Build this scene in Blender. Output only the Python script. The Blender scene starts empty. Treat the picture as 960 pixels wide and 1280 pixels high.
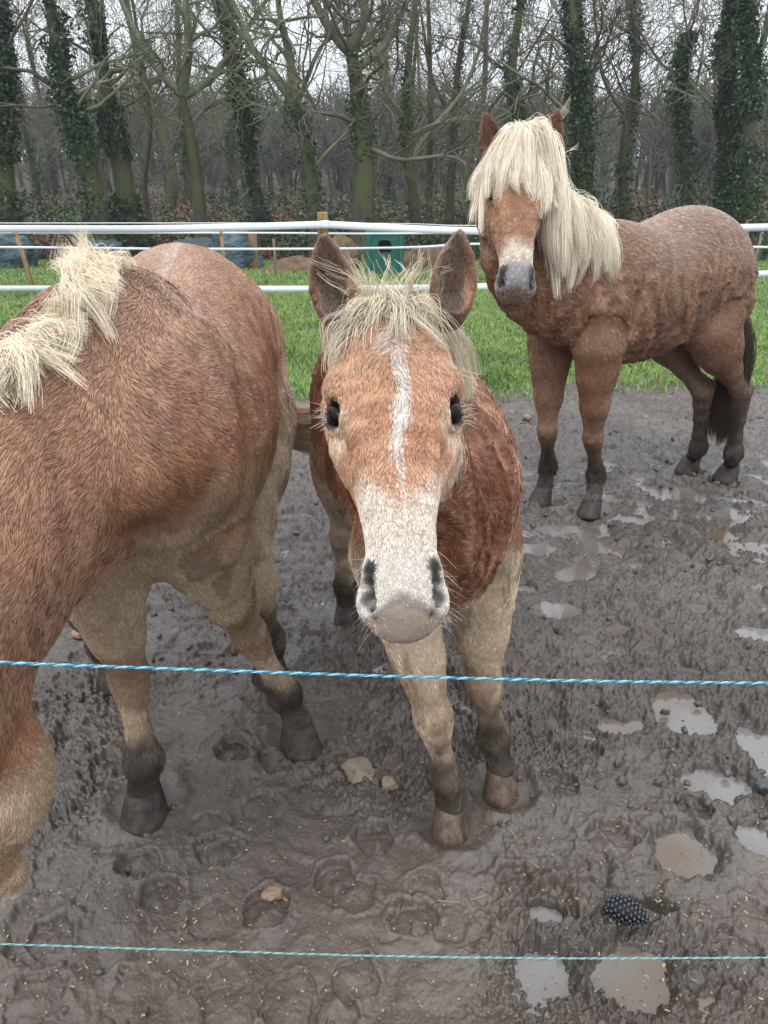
import bpy, math, random, time
import numpy as np
from mathutils import Vector, Matrix, kdtree
T0 = time.time()
QUICK = 0
NOFUR = 0
rng = np.random.default_rng(7)
random.seed(7)
sc = bpy.context.scene
C = sc.collection
# ------------------------------------------------------------------ camera, world, sun, exposure
CAMH = 1.5
FPX = 924.0
PITCH = math.atan(385 / FPX)
cam_d = bpy.data.cameras.new('camera'); cam = bpy.data.objects.new('camera', cam_d); C.objects.link(cam)
cam.location = (0, 0, CAMH); cam.rotation_euler = (math.pi / 2 - PITCH, 0, 0)
cam_d.sensor_fit = 'VERTICAL'; cam_d.sensor_height = 36; cam_d.sensor_width = 27
cam_d.lens = 36 * FPX / 1280; cam_d.clip_end = 2000; cam_d.clip_start = 0.02
sc.camera = cam
world = bpy.data.worlds.new('World'); sc.world = world; world.use_nodes = True
wn = world.node_tree; wn.nodes.clear()
w_out = wn.nodes.new('ShaderNodeOutputWorld'); w_bg = wn.nodes.new('ShaderNodeBackground')
w_sky = wn.nodes.new('ShaderNodeTexSky'); w_sky.sky_type = 'NISHITA'; w_sky.sun_disc = False
SUN_EL, SUN_AZ = math.radians(52), math.radians(200)
w_sky.sun_elevation = SUN_EL; w_sky.sun_rotation = SUN_AZ
w_sky.dust_density = 3; w_sky.air_density = 1.0
w_hs = wn.nodes.new('ShaderNodeHueSaturation'); w_hs.inputs['Saturation'].default_value = 0.22
# even cloud layer, overhead about three times as bright as at the horizon (standard overcast sky)
w_tc = wn.nodes.new('ShaderNodeTexCoord'); w_sx = wn.nodes.new('ShaderNodeSeparateXYZ'); wn.links.new(w_tc.outputs['Generated'], w_sx.inputs[0])
w_mr = wn.nodes.new('ShaderNodeMapRange'); w_mr.inputs[1].default_value = 0; w_mr.inputs[2].default_value = 1; w_mr.inputs[3].default_value = 0.86; w_mr.inputs[4].default_value = 2.8
wn.links.new(w_sx.outputs['Z'], w_mr.inputs[0])
w_cl = wn.nodes.new('ShaderNodeVectorMath'); w_cl.operation = 'SCALE'; w_cl.inputs[0].default_value = (9.3, 9.8, 10.4); wn.links.new(w_mr.outputs[0], w_cl.inputs['Scale'])
w_mix = wn.nodes.new('ShaderNodeMix'); w_mix.data_type = 'RGBA'; w_mix.inputs[0].default_value = 0.88
wn.links.new(w_sky.outputs[0], w_hs.inputs['Color']); wn.links.new(w_hs.outputs[0], w_mix.inputs[6]); wn.links.new(w_cl.outputs[0], w_mix.inputs[7])
wn.links.new(w_mix.outputs[2], w_bg.inputs[0]); w_bg.inputs[1].default_value = 0.1
wn.links.new(w_bg.outputs[0], w_out.inputs[0])
sun_d = bpy.data.lights.new('sun', 'SUN'); sun_d.energy = 0.9; sun_d.angle = math.radians(25); sun_d.color = (1, .96, .92)
sun = bpy.data.objects.new('sun', sun_d); C.objects.link(sun)
sdir = Vector((math.sin(SUN_AZ) * math.cos(SUN_EL), math.cos(SUN_AZ) * math.cos(SUN_EL), math.sin(SUN_EL)))
sun.rotation_euler = sdir.to_track_quat('Z', 'Y').to_euler()
sc.view_settings.view_transform = 'Standard'; sc.view_settings.look = 'None'
sc.view_settings.exposure = 0.25; sc.view_settings.gamma = 1.0; sc.view_settings.use_curve_mapping = False
sc.render.engine = 'CYCLES'
sc.cycles.use_denoising = True
sc.cycles.max_bounces = 5; sc.cycles.diffuse_bounces = 3; sc.cycles.glossy_bounces = 2
sc.cycles.transparent_max_bounces = 4
try: sc.cycles.denoiser = 'OPENIMAGEDENOISE'
except Exception: pass

CP, SP = math.cos(PITCH), math.sin(PITCH)
def P(px, py, d):
    x = (px - 480) / FPX; v = (640 - py) / FPX
    return np.array([x * d, d * (CP + v * SP), CAMH + d * (-SP + v * CP)])
def PY(px, py, Y):
    v = (640 - py) / FPX
    return P(px, py, Y / (CP + v * SP))
def PZ(px, py, Z):
    v = (640 - py) / FPX
    return P(px, py, (Z - CAMH) / (-SP + v * CP))
def G(px, py): return PZ(px, py, 0.0)

# ------------------------------------------------------------------ noise
def _h(ix, iy, iz, seed):
    h = (ix.astype(np.int64) * 374761393 + iy.astype(np.int64) * 668265263 + iz.astype(np.int64) * 2147483647 + seed * 974711) & 0xffffffff
    h = ((h ^ (h >> 13)) * 1274126177) & 0xffffffff
    h = ((h ^ (h >> 15)) * 2246822519) & 0xffffffff
    return h ^ (h >> 16)
def noise2(x, y, seed=0):
    ix = np.floor(x); iy = np.floor(y); fx = x - ix; fy = y - iy
    z = np.zeros(1, np.int64)
    ux = fx * fx * fx * (fx * (fx * 6 - 15) + 10); uy = fy * fy * fy * (fy * (fy * 6 - 15) + 10)
    def g(dx, dy):
        a = _h(ix + dx, iy + dy, z, seed) * (2 * math.pi / 4294967296.0)
        return np.cos(a) * (fx - dx) + np.sin(a) * (fy - dy)
    a, b, c, d = g(0, 0), g(1, 0), g(0, 1), g(1, 1)
    return ((a + (b - a) * ux) * (1 - uy) + (c + (d - c) * ux) * uy) * 1.5
def noise3(p, s, seed=0):
    x, y, z = p[:, 0] * s, p[:, 1] * s, p[:, 2] * s
    ix, iy, iz = np.floor(x), np.floor(y), np.floor(z); fx, fy, fz = x - ix, y - iy, z - iz
    ux, uy, uz = [f * f * (3 - 2 * f) for f in (fx, fy, fz)]
    r = 0
    for dx in (0, 1):
        for dy in (0, 1):
            for dz in (0, 1):
                v = _h(ix + dx, iy + dy, iz + dz, seed) / 2147483648.0 - 1
                r = r + v * (ux if dx else 1 - ux) * (uy if dy else 1 - uy) * (uz if dz else 1 - uz)
    return r
def fbm2(x, y, s, o=4, seed=0, gain=.5):
    r = 0; a = 1; t = 0
    for i in range(o):
        r = r + a * noise2(x * s, y * s, seed + i * 17); t += a; a *= gain; s *= 2.03
    return r / t
def fbm3(p, s, o=3, seed=0):
    r = 0; a = 1
    for i in range(o):
        r = r + a * noise3(p, s, seed + i * 13); a *= .5; s *= 2.1
    return r
def sstep(a, b, x):
    t = np.clip((x - a) / (b - a), 0, 1); return t * t * (3 - 2 * t)
def mixc(a, b, t):
    a = np.asarray(a, float); b = np.asarray(b, float); t = np.asarray(t)[..., None]
    return a * (1 - t) + b * t
def mixc2(a, b, t):
    t = np.clip(t, 0, 1)[:, None]; return a * (1 - t) + np.asarray(b) * t
def nrm(v):
    v = np.asarray(v, float); return v / (np.linalg.norm(v, axis=-1, keepdims=True) + 1e-12)

# ------------------------------------------------------------------ object helpers
def link(o, parent=None):
    C.objects.link(o)
    if parent is not None: o.parent = parent
    return o
def tag(o, label=None, cat=None, group=None, kind=None):
    if label: o['label'] = label
    if cat: o['category'] = cat
    if group: o['group'] = group
    if kind: o['kind'] = kind
    return o
def empty(name, loc=(0, 0, 0)):
    o = bpy.data.objects.new(name, None); o.location = loc; o.empty_display_size = .1
    return link(o)
def mesh(name, V, F, mat, parent=None, smooth=True, col=None, vcol2=None):
    """V world coordinates (n,3); F (m,k) array or list; when parented, coordinates are made local to the parent's location."""
    V = np.asarray(V, np.float32)
    if parent is not None: V = V - np.array(wloc(parent), np.float32)
    me = bpy.data.meshes.new(name)
    if isinstance(F, np.ndarray):
        m, k = F.shape
        me.vertices.add(len(V)); me.vertices.foreach_set('co', V.ravel())
        me.loops.add(m * k); me.loops.foreach_set('vertex_index', F.astype(np.int32).ravel())
        me.polygons.add(m); me.polygons.foreach_set('loop_start', np.arange(0, m * k, k, dtype=np.int32))
        me.update(calc_edges=True)
    else:
        me.from_pydata([tuple(map(float, v)) for v in V], [], [tuple(f) for f in F])
    if smooth: me.polygons.foreach_set('use_smooth', np.ones(len(me.polygons), bool))
    if col is not None:
        a = me.attributes.new('coat', 'FLOAT_COLOR', 'POINT')
        c4 = np.ones((len(V), 4), np.float32); c4[:, :3] = col; a.data.foreach_set('color', c4.ravel())
    me.materials.append(mat)
    o = bpy.data.objects.new(name, me)
    return link(o, parent)
def wloc(o):
    l = Vector((0, 0, 0))
    while o is not None: l += o.location; o = o.parent
    return l
def curves(name, pts, radii, mat, parent=None, col=None):
    """pts (n,k,3) world; radii (k,) or (n,k)"""
    n, k, _ = pts.shape
    cu = bpy.data.hair_curves.new(name); cu.add_curves([k] * n)
    p = pts.reshape(-1, 3).astype(np.float32)
    if parent is not None: p = p - np.array(wloc(parent), np.float32)
    cu.position_data.foreach_set('vector', p.ravel())
    r = np.broadcast_to(radii, (n, k)).astype(np.float32).ravel()
    ra = cu.attributes.get('radius') or cu.attributes.new('radius', 'FLOAT', 'POINT')
    ra.data.foreach_set('value', r)
    if col is not None:
        a = cu.attributes.new('coat', 'FLOAT_COLOR', 'CURVE')
        c4 = np.ones((n, 4), np.float32); c4[:, :3] = col; a.data.foreach_set('color', c4.ravel())
    cu.materials.append(mat)
    o = bpy.data.objects.new(name, cu)
    return link(o, parent)
def tubes(paths, radii, sides=6, caps=True):
    """list of (k,3) paths, list of (k,) radii -> V,F quads (ends closed by tapering ring)"""
    V = []; F = []; off = 0
    ang = np.arange(sides) * 2 * math.pi / sides
    for p, r in zip(paths, radii):
        p = np.asarray(p, float); k = len(p); r = np.broadcast_to(r, (k,))
        t = np.gradient(p, axis=0); t = nrm(t)
        up = np.array([0, 0, 1.0]) if abs(t[0][2]) < .9 else np.array([1.0, 0, 0])
        u = nrm(np.cross(t, up)); w = np.cross(t, u)
        ring = p[:, None, :] + (u[:, None, :] * np.cos(ang)[None, :, None] + w[:, None, :] * np.sin(ang)[None, :, None]) * r[:, None, None]
        V.append(ring.reshape(-1, 3))
        i = np.arange(k - 1)[:, None] * sides + off; j = np.arange(sides)[None, :]; j2 = (j + 1) % sides
        F.append(np.stack([i + j, i + j2, i + sides + j2, i + sides + j], -1).reshape(-1, 4))
        off += k * sides
        if caps and sides % 2 == 0 and sides <= 8:
            for base, rev in ((off - k * sides, 1), (off - sides, 0)):
                for a in range(1, sides // 2):
                    q = [base + (a - 1), base + a, base + (sides - 1 - a), base + (sides - a) % sides]
                    q = [base + a - 1 if a > 1 else base, base + a, base + (sides - a), base + (sides - a + 1) % sides]
                    F.append(np.array([q[::-1] if rev else q]))
    return np.concatenate(V), np.concatenate(F)
def spline(pts, n):
    pts = np.asarray(pts, float); k = len(pts)
    e = np.vstack([2 * pts[0] - pts[1], pts, 2 * pts[-1] - pts[-2]])
    t = np.linspace(0, k - 1, n); i = np.minimum(t.astype(int), k - 2); f = (t - i)[:, None]
    a, b, c, d = e[i], e[i + 1], e[i + 2], e[i + 3]
    return .5 * (2 * b + (c - a) * f + (2 * a - 5 * b + 4 * c - d) * f ** 2 + (3 * b - 3 * c + d - a) * f ** 3)
def box(c, s, rot=0, bev=0.0):
    """bevelled box centred c, size s, turned about z"""
    x, y, z = [v / 2 for v in s]; b = min(bev, x * .9, y * .9, z * .9)
    V = []; 
    for sz in (-1, 1):
        for (dx, dy) in ((1, 1), (-1, 1), (-1, -1), (1, -1)):
            V += [(dx * (x - b), dy * (y - b), sz * z), ]
    for sz in (-1, 1):
        for (dx, dy) in ((1, 1), (-1, 1), (-1, -1), (1, -1)):
            V += [(dx * x, dy * (y - b), sz * (z - b)), (dx * (x - b), dy * y, sz * (z - b))]
    V = np.array(V, float)
    import bmesh
    bm = bmesh.new()
    for v in V: bm.verts.new(v)
    r = bmesh.ops.convex_hull(bm, input=bm.verts)
    bm.verts.ensure_lookup_table(); bm.verts.index_update()
    VV = np.array([v.co[:] for v in bm.verts]); FF = [[v.index for v in f.verts] for f in bm.faces]; bm.free()
    cr, sr = math.cos(rot), math.sin(rot)
    R = np.array([[cr, -sr, 0], [sr, cr, 0], [0, 0, 1]])
    return VV @ R.T + np.asarray(c), FF

# ------------------------------------------------------------------ material helpers
def mat(name, rough=.7, col=(.5, .5, .5), attr=None, spec=.4):
    m = bpy.data.materials.new(name); m.use_nodes = True
    nt = m.node_tree; b = nt.nodes['Principled BSDF']
    b.inputs['Base Color'].default_value = (*col, 1); b.inputs['Roughness'].default_value = rough
    b.inputs['Specular IOR Level'].default_value = spec
    m['b'] = 1
    return m, nt, b
def N(nt, t, **k):
    n = nt.nodes.new('ShaderNode' + t)
    for a, v in k.items():
        if a in n.inputs: n.inputs[a].default_value = v
        else: setattr(n, a, v)
    return n
def tex_noise(nt, scale, detail=4, rough=.6, coord='Object', dist=0, sc3=None):
    tc = N(nt, 'TexCoord'); n = N(nt, 'TexNoise'); n.inputs['Scale'].default_value = scale
    n.inputs['Detail'].default_value = detail; n.inputs['Roughness'].default_value = rough; n.inputs['Distortion'].default_value = dist
    src = tc.outputs[coord]
    if sc3:
        mp = N(nt, 'Mapping'); mp.inputs['Scale'].default_value = sc3; nt.links.new(src, mp.inputs[0]); src = mp.outputs[0]
    nt.links.new(src, n.inputs['Vector']); return n
def ramp(nt, fac, stops):
    r = N(nt, 'ValToRGB'); e = r.color_ramp.elements
    while len(e) < len(stops): e.new(.5)
    for i, (p, c) in enumerate(stops): e[i].position = p; e[i].color = (*c, 1)
    nt.links.new(fac, r.inputs[0]); return r
def bump(nt, b, h, strength=.5, dist=.01, prev=None):
    n = N(nt, 'Bump'); n.inputs['Strength'].default_value = strength; n.inputs['Distance'].default_value = dist
    nt.links.new(h, n.inputs['Height'])
    if prev is not None: nt.links.new(prev.outputs[0], n.inputs['Normal'])
    nt.links.new(n.outputs[0], b.inputs['Normal']); return n
def simple(name, c1, c2, scale=20, rough=.7, bstr=.4, bdist=.005, spec=.4, sc3=None, detail=5):
    m, nt, b = mat(name, rough, c1, spec=spec)
    n = tex_noise(nt, scale, detail, sc3=sc3); r = ramp(nt, n.outputs[0], [(.3, c1), (.7, c2)])
    nt.links.new(r.outputs[0], b.inputs['Base Color']); bump(nt, b, n.outputs[0], bstr, bdist)
    return m
# ------------------------------------------------------------------ ground sheet
PUD = [(858, 886, 36, 28, 1.0), (771, 904, 19, 13, .9), (893, 972, 42, 18, 1.0), (958, 935, 26, 34, 1.0), (682, 1207, 34, 30, 1.0), (790, 1215, 52, 40, .8), (858, 1057, 38, 30, .45),
       (948, 1045, 26, 20, .8), (482, 829, 18, 8, 1.), (698, 757, 28, 11, 1.), (722, 711, 24, 9, 1.), (868, 755, 20, 8, 1.), (835, 607, 26, 6, 1.), (950, 787, 26, 12, 1.), (735, 793, 14, 6, .9),
       (830, 790, 12, 5, 1.), (862, 832, 18, 6, 1.), (545, 838, 18, 5, .9), (915, 704, 22, 5, .9), (682, 1135, 22, 13, .7), (852, 690, 12, 4, 1.), (640, 560, 22, 3, .7), (830, 652, 14, 3, .8),
       (365, 585, 14, 4, .8), (912, 620, 20, 4, .8), (955, 697, 14, 5, .9), (775, 778, 14, 5, .9), (640, 668, 12, 3, .7), (788, 622, 24, 4, .8), (345, 650, 12, 3, .6), (540, 560, 10, 3, .6), (660, 603, 12, 3, .7), (800, 1135, 34, 10, .45), (775, 560, 16, 3, .7), (715, 600, 14, 3, .7), (640, 585, 30, 5, .8), (760, 640, 22, 5, .9), (700, 655, 26, 5, .8), (890, 640, 24, 5, .8), (930, 590, 22, 4, .8), (745, 575, 24, 3, .8), (690, 540, 24, 3, .7), (860, 700, 20, 5, .8), (330, 610, 18, 4, .8), (370, 640, 22, 5, .7), (340, 700, 14, 4, .7), (600, 530, 22, 3, .7), (365, 550, 20, 3, .7), (655, 730, 16, 5, .7), (800, 700, 14, 4, .7), (945, 655, 10, 3, .7)]
HOOFS = [G(566, 1030), G(630, 985), G(180, 1000), G(378, 915), G(433, 768), G(681, 615), G(742, 633), G(866, 583), G(914, 592), G(336, 822)]
WATER_Z = -.030
def mud_edge(x): return 5.95 + .7 * sstep(-.2, 1.8, x) + .35 * noise2(x * .5, x * 0 + 3.3, 4) + .25 * noise2(x * 1.7, x * 0 + 1.3, 5) + .12 * noise2(x * 5, x * 0, 6)
def ground_z(x, y, detail=True):
    r = np.hypot(x, y)
    near = sstep(14, 5, r)
    z = .02 * fbm2(x, y, .35, 2, 2)
    wx = x + .06 * fbm2(x, y, 5, 2, 51); wy = y + .06 * fbm2(x, y, 5, 2, 57)
    churn = sstep(-.25, .35, fbm2(x, y, 1.1, 2, 60) + .35 * sstep(1.2, 2.2, y) + .2 * sstep(.2, 1.2, x) - .25 * sstep(1.2, .8, y))
    a = fbm2(wx, wy, 5.5, 3, 70, .55)
    z = z + (.030 + .030 * churn) * a * near
    rd = 1 - np.abs(fbm2(wx, wy, 13, 3, 80, .55)) * 2.6
    ter = sstep(.05, .16, fbm2(wx, wy, 9, 3, 85, .6)) - .5
    z = z + (.009 * ter * (.2 + churn)) * near
    z = z + .007 * (rd - .2) * (.2 + churn) * near
    lump = np.abs(fbm2(x + .02 * a, y, 34, 3, 90, .6))
    l2 = np.abs(fbm2(x, y, 75, 2, 97, .6))
    z = z + (.004 + .030 * churn) * (lump - .2) * near + (.0015 + .011 * churn) * (l2 - .2) * near
    z = z - .010 * churn * sstep(.12, .3, fbm2(wx, wy, 16, 3, 92, .6)) * near
    z = z - (.024 * sstep(2.3, 3.4, y) * sstep(-.15, .35, fbm2(x, y, .9, 2, 98) + .25 * sstep(-.2, 1.0, x))) * near * sstep(6.2, 5.4, y)
    if detail: z = z + .0016 * fbm2(x, y, 150, 2, 95) * near
    return z, churn
def build_ground():
    th = np.concatenate([np.linspace(-180, -56, 60)[:-1], np.linspace(-56, 56, 1150 if not QUICK else 500), np.linspace(56, 180, 60)[1:]]) * math.pi / 180
    nr = 1150 if not QUICK else 450
    r = np.concatenate([[.02, .25, .5], np.exp(np.linspace(math.log(.62), math.log(8.5), nr)), np.exp(np.linspace(math.log(8.7), math.log(700), 110))])
    R, TH = np.meshgrid(r, th, indexing='ij'); x = (R * np.sin(TH)).ravel(); y = (R * np.cos(TH)).ravel()
    z = np.zeros_like(x); churn = np.zeros_like(x); far_ = np.hypot(x, y) > 16
    z[~far_], churn[~far_] = ground_z(x[~far_], y[~far_]); z[far_] = .02 * fbm2(x[far_], y[far_], .35, 2, 2)
    def near_idx(cx, cy, rad):
        rc = math.hypot(cx, cy); tc = math.atan2(cx, cy); da = math.asin(min(1, rad / max(rc, rad + 1e-3))) 
        a0, a1 = np.searchsorted(r, [rc - rad, rc + rad]); b0, b1 = np.searchsorted(th, [tc - da * 1.1, tc + da * 1.1])
        return (np.arange(a0, a1)[:, None] * len(th) + np.arange(b0, b1)[None, :]).ravel()
    # hoof prints: crescent walls pressed into the mud
    rr = np.random.default_rng(5); pr = []
    for i in range(340):
        yy = .75 + 5.2 * rr.random() ** 1.4; xx = rr.uniform(-.75, .75) * (yy + .5)
        pr.append((xx, yy, rr.uniform(0, 6.3), rr.uniform(.05, .075), rr.uniform(.15, .8)))
    for px, py in ((765, 1050), (640, 1100), (690, 1130), (470, 1050), (330, 1140), (420, 1100), (290, 940), (90, 930), (270, 1060), (60, 1170), (480, 940), (700, 985), (730, 940), (870, 1010), (520, 1150), (200, 1120)):
        g = G(px, py); pr.append((g[0], g[1], rr.uniform(1, 2.2), rr.uniform(.055, .07), 1.0))
    mudm = sstep(.3, -.3, y - mud_edge(x))
    for (cx, cy, a, s, amp) in pr:
        sel = near_idx(cx, cy, .17)
        if not len(sel): continue
        u = ((x[sel] - cx) * math.cos(a) + (y[sel] - cy) * math.sin(a)) / s; v = (-(x[sel] - cx) * math.sin(a) + (y[sel] - cy) * math.cos(a)) / (s * .9)
        q = np.sqrt(u * u + v * v) + .22 * noise2(x[sel] * 24, y[sel] * 24, 8) + .10 * noise2(x[sel] * 70, y[sel] * 70, 9) + .5 * np.maximum(-u - .1, 0)
        d = -.020 * sstep(1.02, .88, q) * (.6 + .4 * q) + .010 * np.exp(-((q - 1.16) / .16) ** 2) * sstep(-.5, .4, u + .8 * noise2(x[sel] * 9, y[sel] * 9, 10))
        frog = .007 * np.exp(-(v / .22) ** 2) * sstep(.5, -.2, u) * (q < .9)
        z[sel] = z[sel] * (1 - .35 * sstep(1.1, .9, q)) + (d + frog) * amp * mudm[sel]
    wet = np.zeros_like(x)
    for (px, py, rx, ry, amp) in PUD:
        g = G(px, py); sx = abs(G(px + rx, py)[0] - g[0]); sy = abs(G(px, py - ry)[1] - G(px, py + ry)[1]) / 2
        m = 1.8; sel = near_idx(g[0], g[1], max(sx, sy) * m + .1)
        q = np.hypot((x[sel] - g[0]) / sx, (y[sel] - g[1]) / sy) + .42 * fbm2(x[sel], y[sel], 3.2 / max(min(sx, sy) * 2.2, .05), 4, 111, .6)
        k = sstep(1.45, .7, q)
        z[sel] = z[sel] * (1 - k * .93) + (WATER_Z - .002 - .012 * amp) * k + sstep(1.7, 1.3, q) * sstep(1.1, 1.3, q) * .004
        wet[sel] = np.maximum(wet[sel], sstep(1.9, 1.1, q))
    # keep the rest of the sheet above the water table apart from deep prints
    for g in HOOFS:
        sel = near_idx(g[0], g[1], .19); q = np.hypot(x[sel] - g[0], y[sel] - g[1]) / .075
        z[sel] = z[sel] * sstep(.6, 2.2, q) - .004 * sstep(1.25, .95, q) + .014 * np.exp(-((q - 1.45) / .25) ** 2) * (.6 + .5 * noise2(x[sel] * 25, y[sel] * 25, 4))
    grassm = sstep(-.3, .5, y - mud_edge(x) + .7 * fbm2(x, y, 2.2, 3, 154) )
    z = z * (1 - grassm) + grassm * (.03 + .03 * fbm2(x, y, .6, 3, 120) + .01 * fbm2(x, y, 4, 2, 121) * sstep(30, 10, R.ravel()))
    z = z + sstep(22, 30, y) * 1.2 * sstep(22, 60, y)
    # wooded slope behind
    z = z + 4.5 * sstep(34, 95, y) + 1.2 * fbm2(x, y, .03, 2, 130) * sstep(25, 60, y)
    V = np.stack([x, y, z], -1); nr_, nt_ = R.shape
    i = np.arange(nr_ - 1)[:, None] * nt_; j = np.arange(nt_ - 1)[None, :]
    F = np.stack([i + j, i + nt_ + j, i + nt_ + j + 1, i + j + 1], -1).reshape(-1, 4)[:, ::-1]
    # colour: mud, grass and leaf litter where they really lie
    big = fbm2(x, y, 1.3, 3, 140); mid = fbm2(x, y, 9, 3, 141); fine = fbm2(x, y, 60, 2, 142)
    c = mixc2(np.tile([.104, .083, .069], (len(x), 1)), [.047, .036, .029], .5 + big * .8 + churn * .3 - .15)
    c = mixc2(c, [.10, .082, .07], sstep(.15, .5, mid) * .45); c = c * (1 + .25 * fine[:, None])
    c = mixc2(c, [.085, .060, .044], sstep(1.35, .85, y + .15 * big) * .35)
    c = mixc2(c, [.05, .041, .035], wet * .5)
    gcol = mixc2(np.tile([.04, .075, .016], (len(x), 1)), [.09, .125, .03], .5 + fbm2(x, y, .8, 3, 143)); gcol = mixc2(gcol, [.06, .05, .03], sstep(.2, .5, fbm2(x, y, 3, 3, 144)) * .6)
    c = mixc2(c, gcol, grassm * (1 - .6 * sstep(.1, .4, fbm2(x, y, 1.7, 3, 155)) * sstep(9, 6.5, y)))
    lit = mixc2(np.tile([.045, .038, .024], (len(x), 1)), [.085, .05, .034], sstep(-.1, .4, fbm2(x, y, .25, 3, 145))); lit = mixc2(lit, [.035, .05, .02], sstep(.0, .4, fbm2(x, y, .18, 3, 147)))
    c = mixc2(c, lit, sstep(20.5, 22.5, y + fbm2(x, y, .5, 2, 146)))
    m, nt, b = mat('wet_mud_and_grass', .45, spec=.5)
    a = N(nt, 'Attribute', attribute_name='coat'); n1 = tex_noise(nt, 90, 6, .7); n2 = tex_noise(nt, 14, 5, .6)
    mr = N(nt, 'MapRange'); mr.inputs[3].default_value = .7; mr.inputs[4].default_value = 1.3
    hs = N(nt, 'HueSaturation'); nt.links.new(n1.outputs[0], mr.inputs[0]); nt.links.new(mr.outputs[0], hs.inputs['Value'])
    nt.links.new(a.outputs['Color'], hs.inputs['Color'])
    # pale grit in the mud
    vo = N(nt, 'TexVoronoi'); vo.inputs['Scale'].default_value = 160; tc = N(nt, 'TexCoord'); nt.links.new(tc.outputs['Object'], vo.inputs['Vector'])
    gr = ramp(nt, vo.outputs['Distance'], [(.10, (1, 1, 1)), (.16, (0, 0, 0))]); g2 = N(nt, 'TexWhiteNoise'); nt.links.new(vo.outputs['Position'], g2.inputs['Vector'])
    g3 = ramp(nt, g2.outputs['Value'], [(.80, (0, 0, 0)), (.86, (.8, .8, .8))]); mu = N(nt, 'Math', operation='MULTIPLY'); nt.links.new(gr.outputs[0], mu.inputs[0]); nt.links.new(g3.outputs[0], mu.inputs[1])
    ga = N(nt, 'Attribute', attribute_name='grassy'); inv = N(nt, 'Math', operation='MULTIPLY_ADD'); inv.inputs[1].default_value = -1; inv.inputs[2].default_value = 1; nt.links.new(ga.outputs['Fac'], inv.inputs[0])
    mu2 = N(nt, 'Math', operation='MULTIPLY'); nt.links.new(mu.outputs[0], mu2.inputs[0]); nt.links.new(inv.outputs[0], mu2.inputs[1])
    mx = N(nt, 'Mix', data_type='RGBA'); nt.links.new(mu2.outputs[0], mx.inputs[0]); nt.links.new(hs.outputs[0], mx.inputs[6]); mx.inputs[7].default_value = (.22, .19, .16, 1)
    nt.links.new(mx.outputs[2], b.inputs['Base Color'])
    rr_ = ramp(nt, n2.outputs[0], [(.42, (.06, .06, .06)), (.62, (.30, .30, .30))]); rm = N(nt, 'Mix'); nt.links.new(ga.outputs['Fac'], rm.inputs[0]); nt.links.new(rr_.outputs[0], rm.inputs[2]); rm.inputs[3].default_value = .8
    nt.links.new(rm.outputs[0], b.inputs['Roughness'])
    b1 = bump(nt, b, n2.outputs[0], .35, .012); n5 = tex_noise(nt, 260, 3, .6); b2 = bump(nt, b, n1.outputs[0], .6, .005, b1); bump(nt, b, n5.outputs[0], .5, .0016, b2)
    o = mesh('ground', V, F, m, col=np.clip(c, .008, .8)); tag(o, kind='structure')
    at = o.data.attributes.new('grassy', 'FLOAT', 'POINT'); at.data.foreach_set('value', np.maximum(grassm, sstep(20, 22, y)).astype(np.float32))
    # muddy water in the hollows; grey sky reflection mixed into its base colour
    mw, nt, b = mat('puddle_water', .03, (.13, .095, .065), spec=1.0); b.inputs['IOR'].default_value = 1.33
    nw = tex_noise(nt, 2.2, 2); rw = ramp(nt, nw.outputs[0], [(.35, (.155, .145, .142)), (.52, (.12, .102, .090)), (.66, (.10, .066, .042))]); nt.links.new(rw.outputs[0], b.inputs['Base Color']); 
    n3 = tex_noise(nt, 9, 2); bump(nt, b, n3.outputs[0], .04, .01)
    tag(mesh('water', [(-6, .3, WATER_Z), (7, .3, WATER_Z), (7, 6.0, WATER_Z), (-6, 6.0, WATER_Z)], [[0, 1, 2, 3]], mw), kind='structure')
build_ground()
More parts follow.
